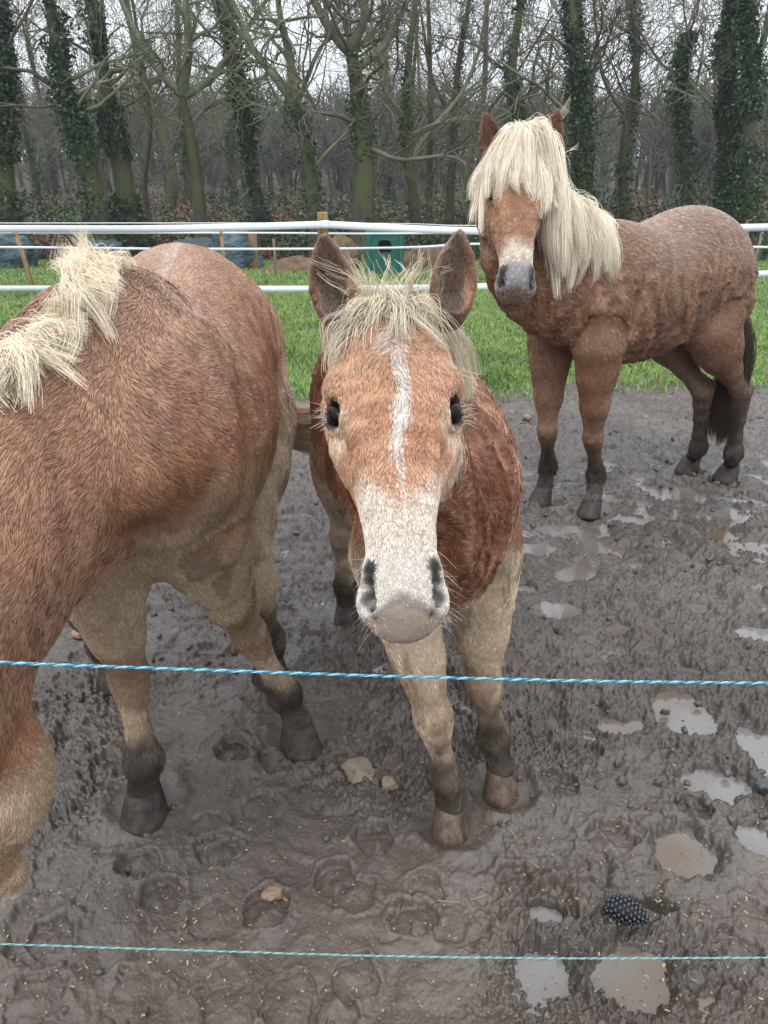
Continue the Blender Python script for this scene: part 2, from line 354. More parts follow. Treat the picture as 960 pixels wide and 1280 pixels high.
# ------------------------------------------------------------------ grass
def build_grass():
    r = np.random.default_rng(17)
    n = 210000 if not QUICK else 70000
    y = 5.85 * (24 / 5.85) ** (r.random(n) ** 1.25); x = (r.random(n) * 2 - 1) * (y * .66 + 1.2)
    keep = (y > mud_edge(x) - .35 + .9 * r.random(n) ** 1.5 + .5 * fbm2(x, y, 2.5, 3, 153)) & (fbm2(x, y, 2.2, 3, 150) + .35 * sstep(6, 8.5, y) > -.15 + .25 * (r.random(n) - .5)) & (y < 21.5 + fbm2(x, y, .5, 2, 146))
    x = x[keep]; y = y[keep]; n = len(x)
    z = .02 + .03 * fbm2(x, y, .6, 3, 120)
    hgt = (.022 + .034 * r.random(n)) * (1 + .5 * fbm2(x, y, 1.5, 2, 151)) * (1 + .02 * y); w = .0035 * (.6 + .8 * r.random(n)) * (.7 + y * .085)
    a = r.random(n) * 6.283; b = r.random(n) * 6.283; ln = hgt * (.3 + .8 * r.random(n))
    dx, dy = np.cos(a), np.sin(a); bx, by = np.cos(b), np.sin(b)
    P0 = np.stack([x - dx * w, y - dy * w, z], -1); P1 = np.stack([x + dx * w, y + dy * w, z], -1)
    P2 = np.stack([x + dx * w * .8 + bx * ln * .4, y + dy * w * .8 + by * ln * .4, z + hgt * .7], -1); P3 = np.stack([x - dx * w * .8 + bx * ln * .4, y - dy * w * .8 + by * ln * .4, z + hgt * .7], -1)
    P4 = np.stack([x + bx * ln, y + by * ln, z + hgt], -1)
    V = np.stack([P0, P1, P2, P3, P4], 1).reshape(-1, 3); k = np.arange(n) * 5
    me_F = np.concatenate([np.stack([k, k + 1, k + 2, k + 3], -1), np.stack([k + 3, k + 2, k + 4, k + 4], -1)])
    F3 = np.concatenate([np.stack([k, k + 1, k + 2], -1), np.stack([k, k + 2, k + 3], -1), np.stack([k + 3, k + 2, k + 4], -1)])
    c = mixc2(np.tile([.13, .25, .045], (n, 1)), [.25, .34, .09], r.random(n)); c = mixc2(c, [.24, .21, .10], (r.random(n) > .9) * .8)
    c = mixc2(c, [.07, .14, .03], sstep(-.1, .4, fbm2(x, y, .7, 3, 152)) * .7)
    m, nt, bs = mat('grass_blades', .5, spec=.3); at = N(nt, 'Attribute', attribute_name='coat'); nt.links.new(at.outputs['Color'], bs.inputs['Base Color'])
    o = mesh('grass', V, F3, m, smooth=False, col=np.repeat(c, 5, 0)); tag(o, 'short green grass of the paddock behind the white fence tapes', 'grass', kind='stuff')
build_grass()
print('TIMER', '20_ground', round(time.time() - T0, 1))
# ------------------------------------------------------------------ trees
def bark(name, c1, c2, moss):
    m, nt, b = mat(name, .85, spec=.2)
    n = tex_noise(nt, 3, 6, .65, sc3=(3, 3, .6)); r = ramp(nt, n.outputs[0], [(.3, c1), (.7, c2)])
    n2 = tex_noise(nt, 1.2, 4, .6); r2 = ramp(nt, n2.outputs[0], [(.42, (0, 0, 0)), (.6, (1, 1, 1))])
    mx = N(nt, 'Mix', data_type='RGBA'); nt.links.new(r2.outputs[0], mx.inputs[0]); nt.links.new(r.outputs[0], mx.inputs[6]); mx.inputs[7].default_value = (*moss, 1)
    nt.links.new(mx.outputs[2], b.inputs['Base Color']); bump(nt, b, n.outputs[0], .8, .05)
    return m
M_BARK = bark('mossy_bark', (.045, .040, .030), (.10, .088, .066), (.075, .095, .035))
M_TWIG = simple('twig_bark', (.075, .066, .048), (.17, .15, .11), 2.0, .85, .2, .01)
M_TWIG2 = simple('lichen_twigs', (.09, .10, .06), (.21, .23, .14), 2.0, .85, .2, .01)
def leafmat(name, c1, c2):
    m, nt, b = mat(name, .45, spec=.4); a = N(nt, 'Attribute', attribute_name='coat'); nt.links.new(a.outputs['Color'], b.inputs['Base Color']); return m
M_LEAF = leafmat('ivy_leaf', 0, 0)
TILT = 0
def grow(base, pts, r0, rr, depth=4, twig=.5, spread=.75, up=.25):
    """trunk follows pts; limbs spring from it; returns (trunk paths, radii), (limb paths, radii)"""
    tp = spline(pts, 14); k = len(tp); L = np.linalg.norm(tp[-1] - tp[0])
    tr = np.linspace(r0, r0 * .42, k); tr[0] *= 1.5; tr[1] *= 1.15
    paths = []; rads = []
    def branch(p, d, ln, r, lev):
        n = 5 if lev > 1 else 4
        q = [p]; dd = d.copy(); step = ln / (n - 1)
        for i in range(n - 1):
            dd = nrm(dd + rr.normal(0, .26, 3) + np.array([0, 0, up * .35])); q.append(q[-1] + dd * step)
        q = np.array(q); rad = np.linspace(r, r * .45, n); paths.append(q); rads.append(rad)
        if lev <= 0: return
        nc = rr.integers(3, 6) if lev > 1 else rr.integers(3, 5)
        for c in range(nc):
            t = .25 + .75 * (c + rr.random()) / nc; i = min(int(t * (n - 1)), n - 2); f = t * (n - 1) - i
            pp = q[i] * (1 - f) + q[i + 1] * f; ax = nrm(q[i + 1] - q[i])
            o = nrm(np.cross(ax, rr.normal(0, 1, 3))); nd = nrm(ax * (1 - spread * .45) + o * spread * rr.uniform(.6, 1.1))
            branch(pp, nd, ln * rr.uniform(.5, .75), rad[i] * rr.uniform(.5, .7), lev - 1)
    return tp, tr, paths, rads, branch
def tree(label, cat_group, pts, r0, seed, limbs, ivy=0, depth=3, tw=M_TWIG, name='bare_tree', forks=(), ivy_r=1.0, thin=1.0):
    rr = np.random.default_rng(seed); base = np.asarray(pts[0], float)
    root = empty(name, tuple(base)); tag(root, label, 'tree', cat_group)
    tp, tr, paths, rads, branch = grow(base, pts, r0, rr)
    for i in range(limbs):
        t = rr.uniform(.38, 1) if i > 2 else .97; j = min(int(t * 13), 12); ax = nrm(tp[j + 1] - tp[j])
        a = rr.random() * 6.283; o = nrm(np.array([math.cos(a), math.sin(a) * .8, .1])); d = nrm(ax * (.75 if t > .9 else .4) + o * (.7 if t > .9 else 1))
        branch(tp[j] + (tp[j + 1] - tp[j]) * .5, d, rr.uniform(1.8, 3.6) * thin, tr[j] * rr.uniform(.2, .38), depth)
    for fp, fr in forks:
        q = spline(fp, 9); rad = np.linspace(fr, fr * .35, 9); paths.append(q); rads.append(rad)
        for i in range(9):
            j = rr.integers(2, 8); ax = nrm(q[j + 1] - q[j]) if j < 8 else nrm(q[8] - q[7]); o = nrm(rr.normal(0, 1, 3)); branch(q[j], nrm(ax * .7 + o), rr.uniform(1.0, 2.2), rad[j] * .5, depth - 1)
    V, F = tubes([tp], [tr], 12); mesh('trunk', V + nrm(V - V.mean(0)) * (noise3(V, 2.2, seed)[:, None] * r0 * .15), F, M_BARK, root)
    big = [i for i in range(len(paths)) if rads[i][0] > .035]; sm = [i for i in range(len(paths)) if rads[i][0] <= .035]
    VV, FF, off = [], [], 0
    for ids, sd in ((big, 6), (sm, 3)):
        if ids:
            V1, F1 = tubes([paths[i] for i in ids], [np.maximum(rads[i], .006) for i in ids], sd, False); VV.append(V1); FF.append(F1 + off); off += len(V1)
    mesh('crown', np.concatenate(VV), np.concatenate(FF), tw, root)
    if ivy:
        n = int(ivy * 2.0) if not QUICK else ivy; t = rr.random(n) ** .85 * 13; j = np.minimum(t.astype(int), 12); f = (t - j)[:, None]
        c = tp[j] * (1 - f) + tp[j + 1] * f; a = rr.random(n) * 6.283; bulge = 1 + .7 * noise3(c + np.stack([np.cos(a), np.sin(a), 0 * a], -1) * .5, 1.3, seed)
        keepi = noise3(c + np.stack([np.cos(a), np.sin(a), 0 * a], -1) * .25, .9, seed + 3) > -.28 - .25 * rr.random(n)
        rad = tr[j] * .9 + np.abs(rr.normal(0, 1, n)) * .13 * ivy_r * np.clip(bulge, .35, 2)
        c, a, rad = c[keepi], a[keepi], rad[keepi]
        p = c + np.stack([np.cos(a), np.sin(a), 0 * a], -1) * rad[:, None]
        V, F, cc = leaves(p, .035, .07, rr, [.014, .032, .014], [.045, .085, .034]); mesh('ivy', V, F, M_LEAF, root, smooth=False, col=cc)
    return root
def leaves(p, s0, s1, rr, c1, c2):
    n = len(p); s = rr.uniform(s0, s1, (n, 1)); u = nrm(rr.normal(0, 1, (n, 3))); v = nrm(np.cross(u, rr.normal(0, 1, (n, 3))))
    V = np.stack([p - u * s, p + v * s * .6, p + u * s, p - v * s * .6], 1).reshape(-1, 3); F = np.arange(4 * n).reshape(-1, 4)
    return V, F, np.repeat(mixc2(np.tile(c1, (n, 1)), c2, rr.random(n)), 4, 0)
def copy_tree(root, loc, rz, label, sc_=1.0):
    r = root.copy(); C.objects.link(r); r.location = loc; r.rotation_euler = (0, 0, rz); r.scale = (sc_,) * 3; r['label'] = label
    for ch in list(root.children):
        c = ch.copy(); C.objects.link(c); c.parent = r
    return r
def TP(px, py, Y): return PY(px, py, Y)
# front row, each where it stands in the picture: (px, py) up the trunk at distance Y
FT = [
 ('ivy covered trunk at the far left edge of the wood', [(8, 285), (2, 190), (5, 90), (-8, -20)], 22, .30, 7, 5200, []),
 ('thick ivy clad tree leaning left, second from the left edge', [(132, 285), (105, 190), (80, 100), (58, -20)], 22, .30, 7, 3600, []),
 ('dark ivy clad tree just left of the forked bare oak', [(166, 285), (150, 200), (130, 100), (112, -20)], 23, .33, 6, 4200, []),
 ('bare oak with forked crown and no ivy on its trunk', [(252, 285), (243, 200), (228, 118)], 23, .23, 6, 0,
  [([(228, 118), (205, 95), (180, 60), (155, 10), (140, -30)], .14), ([(228, 118), (236, 60), (232, 0), (240, -40)], .15), ([(230, 120), (262, 100), (285, 70), (320, 20), (345, -20)], .13)]),
 ('slim ivy clad trunk between the two forked oaks', [(328, 285), (315, 200), (298, 100), (270, -20)], 24, .20, 4, 3000, []),
 ('mossy leaning oak forking behind the wooden fence post', [(398, 285), (385, 200), (368, 128)], 22, .24, 5, 500,
  [([(368, 128), (340, 90), (315, 60), (290, 0), (275, -30)], .14), ([(370, 130), (362, 70), (350, 20), (345, -30)], .15), ([(370, 128), (385, 95), (400, 60), (420, 40)], .08)]),
 ('stout mossy oak with many limbs above the green feeder', [(452, 285), (455, 200), (448, 120), (438, 60)], 22, .34, 8, 900,
  [([(442, 70), (415, 40), (392, 0), (380, -30)], .16), ([(440, 60), (455, 20), (450, -30)], .15), ([(446, 85), (478, 60), (500, 20), (520, -20)], .14), ([(452, 180), (500, 200), (560, 195), (600, 215)], .08)]),
 ('tall ivy clad trunk rising behind the ears of the right horse', [(735, 280), (728, 180), (722, 90), (712, -20)], 25, .27, 8, 4200, []),
 ('ivy clad trunk above the rump of the right horse', [(868, 280), (858, 190), (850, 110), (862, 40)], 25, .22, 7, 2500, []),
 ('broad ivy column near the right edge', [(906, 285), (912, 190), (905, 100), (920, -20)], 23, .25, 6, 6500, []),
 ('second ivy column at the right edge of the wood', [(946, 285), (936, 190), (940, 90), (930, -20)], 22, .2, 6, 3200, []),
 ('mossy twin stemmed tree left of the blond forelock', [(524, 285), (512, 200), (508, 110), (522, -20)], 26, .19, 9, 700,
  [([(512, 200), (540, 160), (575, 120), (600, 60), (610, -20)], .10), ([(508, 150), (480, 110), (470, 60), (455, -20)], .09), ([(510, 170), (560, 150), (620, 150), (660, 110)], .07)]),
 ('grey mossy tree behind the blond forelock', [(640, 285), (652, 180), (640, 90), (655, -20)], 27, .24, 8, 1500, []),
 ('slender ivy clad tree over the back of the right horse', [(785, 285), (780, 190), (795, 90), (790, -20)], 28, .2, 8, 2200,
  [([(780, 190), (820, 130), (850, 60), (880, -20)], .09), ([(785, 150), (755, 100), (745, 30), (740, -20)], .08)]),
 ('spindly mossy tree between the feeder and the forelock', [(560, 285), (566, 190), (572, 90), (590, -20)], 28, .16, 10, 500,
  [([(566, 190), (600, 150), (640, 100), (690, 20)], .09), ([(568, 150), (540, 100), (530, 40), (520, -20)], .08)]),
]
for i, (lab, pp, Y, r0, nl, iv, fk) in enumerate(FT):
    pts = [TP(a, b, Y) for a, b in pp]; pts[0][2] = 0.0
    tree(lab, 'trees along the edge of the wood', pts, r0, 100 + i, nl, iv, 3, M_TWIG2 if i % 2 else M_TWIG, 'ivy_clad_tree' if iv > 2000 else 'bare_tree', forks=[([TP(a, b, Y + .25 * j * (-1) ** k) for j, (a, b) in enumerate(q)], rr_) for k, (q, rr_) in enumerate(fk)])
# slimmer trees deeper in the wood: three kinds, copied
protos = []
for k in range(3):
    pts = [np.array([0, 0, 0.]), np.array([.25 - .3 * k, .1, 2.2]), np.array([-.35 + .4 * k, 0, 4.6]), np.array([.5 * k - .3, .2, 8.2])]
    protos.append(tree('slender bare tree deeper in the wood', 'slender trees deeper in the wood', pts, .13 + .03 * k, 300 + k, 14, 900 if k == 1 else 0, 3, M_TWIG2 if k == 1 else M_TWIG, 'slender_tree', thin=1.0))
rt = np.random.default_rng(71)
first = set()
def gz(x, y): return float(sstep(22, 30, y) * 1.2 * sstep(22, 60, y) + 4.5 * sstep(34, 95, y) + 1.2 * fbm2(np.array([x]), np.array([y]), .03, 2, 130)[0] * sstep(25, 60, y)) - .05
for i in range(30):
    Y = 26 + 30 * rt.random(); X = (rt.random() * 2 - 1) * (Y * .62)
    k = i % 3; loc = (X, Y, gz(X, Y)); rz = rt.random() * 6.28; s_ = rt.uniform(.85, 1.35)
    if k not in first: first.add(k); protos[k].location = loc; protos[k].rotation_euler = (0, 0, rz); continue
    copy_tree(protos[k], loc, rz, 'slender bare tree deeper in the wood', s_)
# far wood on the slope: one mass of thin stems and twigs
def far_wood():
    r = np.random.default_rng(81); n = 1700
    y = 46 + 55 * r.random(n); x = (r.random(n) * 2 - 1) * y * .75
    z = 4.5 * sstep(34, 95, y) + 1.2 * fbm2(x, y, .03, 2, 130) - .2 + 1.2
    ps = []; rs = []
    for i in range(n):
        h = r.uniform(3.5, 6.5); b = np.array([x[i], y[i], z[i]]); t = b + np.array([r.normal(0, .5), r.normal(0, .5), h])
        ps.append(np.array([b, (b + t) / 2 + r.normal(0, .2, 3), t])); rs.append(np.array([.12, .08, .03]))
        for j in range(18):
            s = b + (t - b) * r.uniform(.3, 1); e = s + np.array([r.normal(0, 1.1), r.normal(0, 1.1), r.uniform(.3, 1.9)]); ps.append(np.array([s, (s + e) / 2 + r.normal(0, .15, 3), e])); rs.append(np.array([.04, .03, .014]))
    V, F = tubes(ps, rs, 3, False)
    m = simple('far_wood_bark', (.062, .066, .052), (.125, .128, .10), .6, .9, .1, .01)
    tag(mesh('far_wood', V, F, m), 'distant leafless wood covering the slope behind the trees', 'wood', kind='stuff')
far_wood()
# undergrowth: brambles, ferns and low branches along the wood edge
def undergrowth():
    r = np.random.default_rng(91); n = 130000 if not QUICK else 60000
    y = 22.5 + 22 * r.random(n) ** 1.3; x = (r.random(n) * 2 - 1) * (y * .62)
    h = np.clip(.45 + .9 * fbm2(x, y, .35, 3, 160), .05, 1.6) * (1 + .07 * (y - 22)); s0 = 1 + .03 * (y - 22); z = sstep(22, 30, y) * 1.2 * sstep(22, 60, y) + h * r.random(n) ** .8
    c = mixc2(np.tile([.02, .04, .014], (n, 1)), [.06, .085, .03], r.random(n))
    red = sstep(.0, .3, fbm2(x, y, .3, 2, 161) + .25 * (r.random(n) - .5)); c = mixc2(c, mixc2(np.tile([.09, .035, .02], (n, 1)), [.20, .10, .07], r.random(n)), red)
    s = r.uniform(.03, .08, (n, 1)) * s0[:, None]; p = np.stack([x, y, z], -1); u = nrm(r.normal(0, 1, (n, 3))); v = nrm(np.cross(u, r.normal(0, 1, (n, 3))))
    V = np.stack([p - u * s, p + v * s * .5, p + u * s, p - v * s * .5], 1).reshape(-1, 3)
    tag(mesh('undergrowth', V, np.arange(4 * n).reshape(-1, 4), M_LEAF, smooth=False, col=np.repeat(c, 4, 0)), 'green brambles and rusty dead ferns on the floor of the wood', 'undergrowth', kind='stuff')
undergrowth()
print('TIMER', '25_wood', round(time.time() - T0, 1))
# ------------------------------------------------------------------ damp air
def haze():
    V, F = box((0, 0, 15.5), (1500, 1500, 40), 0, .1)
    m = bpy.data.materials.new('damp_air'); m.use_nodes = True; nt = m.node_tree; nt.nodes.clear()
    o = nt.nodes.new('ShaderNodeOutputMaterial'); v = nt.nodes.new('ShaderNodeVolumePrincipled'); v.inputs['Color'].default_value = (.92, .95, 1, 1); v.inputs['Density'].default_value = .0009; v.inputs['Anisotropy'].default_value = .2
    nt.links.new(v.outputs[0], o.inputs['Volume'])
    tag(mesh('haze', V, F, m, smooth=False), 'thin damp haze hanging in the air over the paddock and the wood', 'haze', kind='stuff')
haze()
# ------------------------------------------------------------------ white tape fences
M_TAPE = simple('white_fence_tape', (.62, .68, .74), (.78, .82, .86), 60, .45, .2, .002, sc3=(1, 1, 8))
M_WOODP = simple('weathered_post', (.16, .10, .045), (.34, .23, .11), 8, .8, .6, .01, sc3=(4, 4, .5))
M_WOODG = simple('grey_post', (.12, .10, .075), (.22, .18, .13), 8, .8, .6, .01, sc3=(4, 4, .5))
M_PLAST = simple('insulator', (.02, .02, .02), (.04, .04, .04), 30, .4, .1, .001)
def tape(label, pts, width, group, twist=0.0):
    """flat woven band hung on edge through pixel/depth points"""
    a_, b_ = pts[0], pts[-1]; pts = [(a_[0] - 900, a_[1], a_[2])] + list(pts) + [(b_[0] + 900, b_[1], b_[2])]
    p = spline([PY(*q) for q in pts], 90); t = nrm(np.gradient(p, axis=0)); s = np.linspace(0, 1, 90)
    ang = twist * np.sin(s * 9) + .12 * np.sin(s * 31); side = nrm(np.cross(t, [0, 0, 1])); up = np.array([0, 0, 1.])
    d = up * np.cos(ang)[:, None] + side * np.sin(ang)[:, None]; nn = np.cross(d, t)
    V = []; 
    w = width / 2; th = .0012
    rows = [p + d * w * a + nn * (th * b) for a, b in ((1, 1), (.5, 1.6), (0, 1), (-.5, 1.6), (-1, 1), (-1, -1), (0, -1), (1, -1))]
    V = np.stack(rows, 1).reshape(-1, 3); k = 8; i = np.arange(89)[:, None] * k; j = np.arange(k)[None, :]; j2 = (j + 1) % k
    F = np.stack([i + j, i + j2, i + k + j2, i + k + j], -1).reshape(-1, 4)
    o = mesh('fence_tape', V, F, M_TAPE, smooth=False); tag(o, label, 'fence tape', group); return o
YN = 7.0
tape('wide top white tape nearest the horses, passing over the wooden post', [(-260, 286, YN), (0, 286, YN), (200, 286, YN), (400, 281, YN), (412, 281, YN), (600, 289, YN), (780, 288, YN), (960, 284, YN), (1200, 279, YN)], .062, 'white fence tapes', .1)
tape('wide bottom white tape low over the grass', [(-260, 364, YN), (0, 361, YN), (200, 361, YN), (402, 361, YN), (600, 358, YN), (800, 350, YN), (960, 342, YN), (1200, 330, YN)], .055, 'white fence tapes', .15)
tape('thin middle white tape of the near fence', [(-260, 309, YN), (0, 309, YN), (200, 311, YN), (402, 311, YN), (520, 309, YN), (600, 305, YN), (780, 307, YN), (960, 309, YN), (1200, 312, YN)], .020, 'white fence tapes')
YF = 15.0
tape('thin upper tape of the far fence', [(-300, 291, YF), (0, 291, YF), (300, 291, YF), (480, 292, YF), (700, 289, YF), (960, 287, YF), (1250, 285, YF)], .035, 'white fence tapes')
tape('thin top wire tape just above the wide tape on the right side', [(412, 279, YF - 4), (600, 282, YF - 4), (960, 281, YF - 4), (1250, 281, YF - 4)], .012, 'white fence tapes')
def post(label, px, ytop, Y, r, m, lean=0.0, group='fence posts', square=False):
    t = PY(px, ytop, Y); b = np.array([t[0] + lean, Y, -.1]); root = empty('fence_post', (b[0], b[1], 0)); tag(root, label, 'fence post', group)
    if square:
        V, F = box((0, 0, (t[2] + .1) / 2 - .1), (r * 2, r * 2, t[2] + .1), .3, .008); V = V.copy(); V[:, 0] += t[0] + (b[0] - t[0]) * (1 - (V[:, 2] + .1) / (t[2] + .1)); V[:, 1] += Y
        mesh('shaft', V, F, m, root, smooth=False)
    else:
        p = np.array([b, b * .5 + t * .5 + [.01, 0, 0], t, t + [0, 0, .008]]); V, F = tubes([p], [np.array([r * 1.05, r, r * .95, r * .5])], 8); mesh('shaft', V, F, m, root)
    for z in (.96, 1.2, 1.36):
        if z > t[2]: continue
        c = b + (t - b) * ((z + .1) / (t[2] + .1)); V, F = tubes([np.array([c + [0, -r * .9, 0], c + [0, -r - .012, 0], c + [0, -r - .02, .0]])], [np.array([.016, .016, .008])], 8); mesh('insulator', V, F, M_PLAST, root)
    return root
post('yellowish wooden fence post behind the left ear of the middle horse', 403, 265, YN + .1, .042, M_WOODP, square=True)
post('thin leaning wooden stake left of the tarp covered heap', 17, 283, YF, .045, M_WOODP, lean=.17)
post('thin wooden stake standing in front of the crumpled blue tarp', 276, 286, YF, .035, M_WOODP)
post('low post at the right edge of the near fence', 936, 276, YN + .1, .022, M_WOODG)
post('slim stake at the right edge of the far fence', 953, 290, YF, .03, M_WOODG, lean=-.1)
post('far stake seen left of the green feeder', 342, 299, YF + 2, .03, M_WOODG)
# ------------------------------------------------------------------ things at the far side of the paddock
def lump(name, label, cat, cx, cy, sx, sy, sz, m, seed, rough=.25, base=0.0, box_=0.0, n=46, parent=None):
    u, v = np.meshgrid(np.linspace(0, 2 * math.pi, n, endpoint=False), np.linspace(.02, math.pi / 2 + .12, n // 2), indexing='xy')
    d = np.stack([np.cos(u) * np.sin(v), np.sin(u) * np.sin(v), np.cos(v)], -1).reshape(-1, 3)
    if box_: d = np.sign(d) * np.abs(d) ** (1 - box_)
    q = d * [sx, sy, sz]; q = q * (1 + rough * fbm3(q * 1.0 + seed, 1.6, 3, seed)[:, None]); q = q + nrm(d) * (np.abs(noise3(q + seed, 5, seed))[:, None] * rough * .18)
    V = q + [cx, cy, base]; k = n; rws = n // 2
    i = np.arange(rws - 1)[:, None] * k; j = np.arange(k)[None, :]; F = np.stack([i + j, i + k + j, i + k + (j + 1) % k, i + (j + 1) % k], -1).reshape(-1, 4)
    F = np.vstack([F]); o = mesh(name, V, F, m, parent); 
    if label: tag(o, label, cat)
    return o
M_TARP = simple('blue_tarpaulin', (.012, .03, .042), (.10, .17, .20), 3.2, .35, 1, .2, sc3=(1, 1, 2))
M_TARPD = simple('dark_tarpaulin', (.012, .022, .028), (.05, .08, .09), 2.5, .35, 1, .1)
M_SOIL = simple('turned_soil', (.07, .045, .028), (.17, .11, .065), 6, .95, 1, .06)
def gx(px, Y): return PY(px, 320, Y)[0]
Yb = 19.5
lump('tarp_heap', 'crumpled blue tarpaulin over a heap beyond the rump of the left horse', 'tarp heap', gx(290, Yb), Yb, .62, .5, .66, M_TARP, 3, .6, box_=.25)
lump('tarp_heap', 'lower dark tarpaulin heap over the back of the left horse', 'tarp heap', gx(243, Yb), Yb, .75, .5, .62, M_TARPD, 4, .5, box_=.3)
lump('tarp_heap', 'dark blue tarpaulin heap at the left edge behind the leaning stake', 'tarp heap', gx(4, Yb), Yb, .75, .5, .66, M_TARP, 5, .5, box_=.3)
lump('tarp_heap', 'flat dark tarpaulin bundle above the mane of the left horse', 'tarp heap', gx(132, Yb + 1), Yb + 1, .5, .4, .62, M_TARPD, 6, .3, box_=.3)
lump('soil_mound', 'brown soil mound left of the wooden fence post', 'soil mound', gx(375, Yb - 1), Yb - 1, .75, .45, .30, M_SOIL, 7, .3)
lump('soil_mound', 'taller brown soil mound behind the wooden fence post', 'soil mound', gx(428, Yb), Yb, .55, .4, .62, M_SOIL, 8, .3)
lump('soil_mound', 'low brown soil mound between the feeder and the right horse', 'soil mound', gx(540, Yb), Yb, .8, .5, .45, M_SOIL, 9, .3)
# rusty board beside the tarp
V, F = box((gx(318, Yb), Yb - .4, .42), (.30, .04, .84), .1, .01); tag(mesh('leaning_board', V, F, simple('rusty_board', (.16, .08, .045), (.28, .15, .08), 5)), 'brown board standing beside the crumpled blue tarpaulin', 'board')
# green moulded plastic feeder with two openings
def feeder():
    Yf = 18.0; x0 = gx(481, Yf); root = empty('plastic_feeder', (x0, Yf, 0)); tag(root, 'dark green plastic feeder with a round opening, beyond the middle horse', 'feeder')
    m = simple('green_plastic', (.010, .075, .062), (.018, .12, .095), 4, .4, .1, .01); md = simple('feeder_inside', (.10, .07, .045), (.2, .15, .08), 12, .9)
    w, hh = .44, .88
    # front wall as a ring of quads round an arched hole
    n = 40; a = np.linspace(0, 2 * math.pi, n, endpoint=False); hx = np.sign(np.cos(a)) * np.abs(np.cos(a)) ** .6 * .15; hz = .60 + np.sign(np.sin(a)) * np.abs(np.sin(a)) ** .6 * .15
    ox = np.clip(np.cos(a) * 1.6, -1, 1) * w; oz = .5 * hh + np.clip(np.sin(a) * 1.6, -1, 1) * hh / 2
    for nm, yy in (('shell', -.36),):
        V = []; 
        for y_, inn in ((yy, 0), (yy + .05, 0)):
            V += [(x0 + hx[i], Yf + y_, hz[i]) for i in range(n)] + [(x0 + ox[i] * (.98), Yf + y_, oz[i]) for i in range(n)]
        F = []
        for i in range(n):
            j = (i + 1) % n; F += [(i, j, n + j, n + i), (2 * n + i, 3 * n + i, 3 * n + j, 2 * n + j), (i, 2 * n + i, 2 * n + j, j), (n + i, n + j, 3 * n + j, 3 * n + i)]
        mesh(nm, V, F, m, root, smooth=False)
    for sx in (-1, 1):
        V, F = box((x0 + sx * (w - .03), Yf, hh / 2), (.06, .66, hh - .02), 0, .02); mesh('side_panel', V, F, m, root, smooth=False)
        V, F = box((x0 + sx * (w - .08), Yf - .38, .44), (.10, .06, .80), 0, .025); mesh('rib', V, F, m, root, smooth=False)
    V, F = box((x0, Yf + .34, hh / 2), (w * 2 - .14, .05, hh - .02), 0, .01); mesh('back_panel', V, F, m, root, smooth=False)
    V, F = box((x0, Yf, hh + .02), (w * 2 + .04, .80, .07), 0, .03); mesh('lid', V, F, m, root, smooth=False)
    V, F = box((x0, Yf + .05, .25), (w * 2 - .16, .5, .46), 0, .03); mesh('hay', V, F, md, root, smooth=False)
feeder()
print('TIMER', '30_fence', round(time.time() - T0, 1))
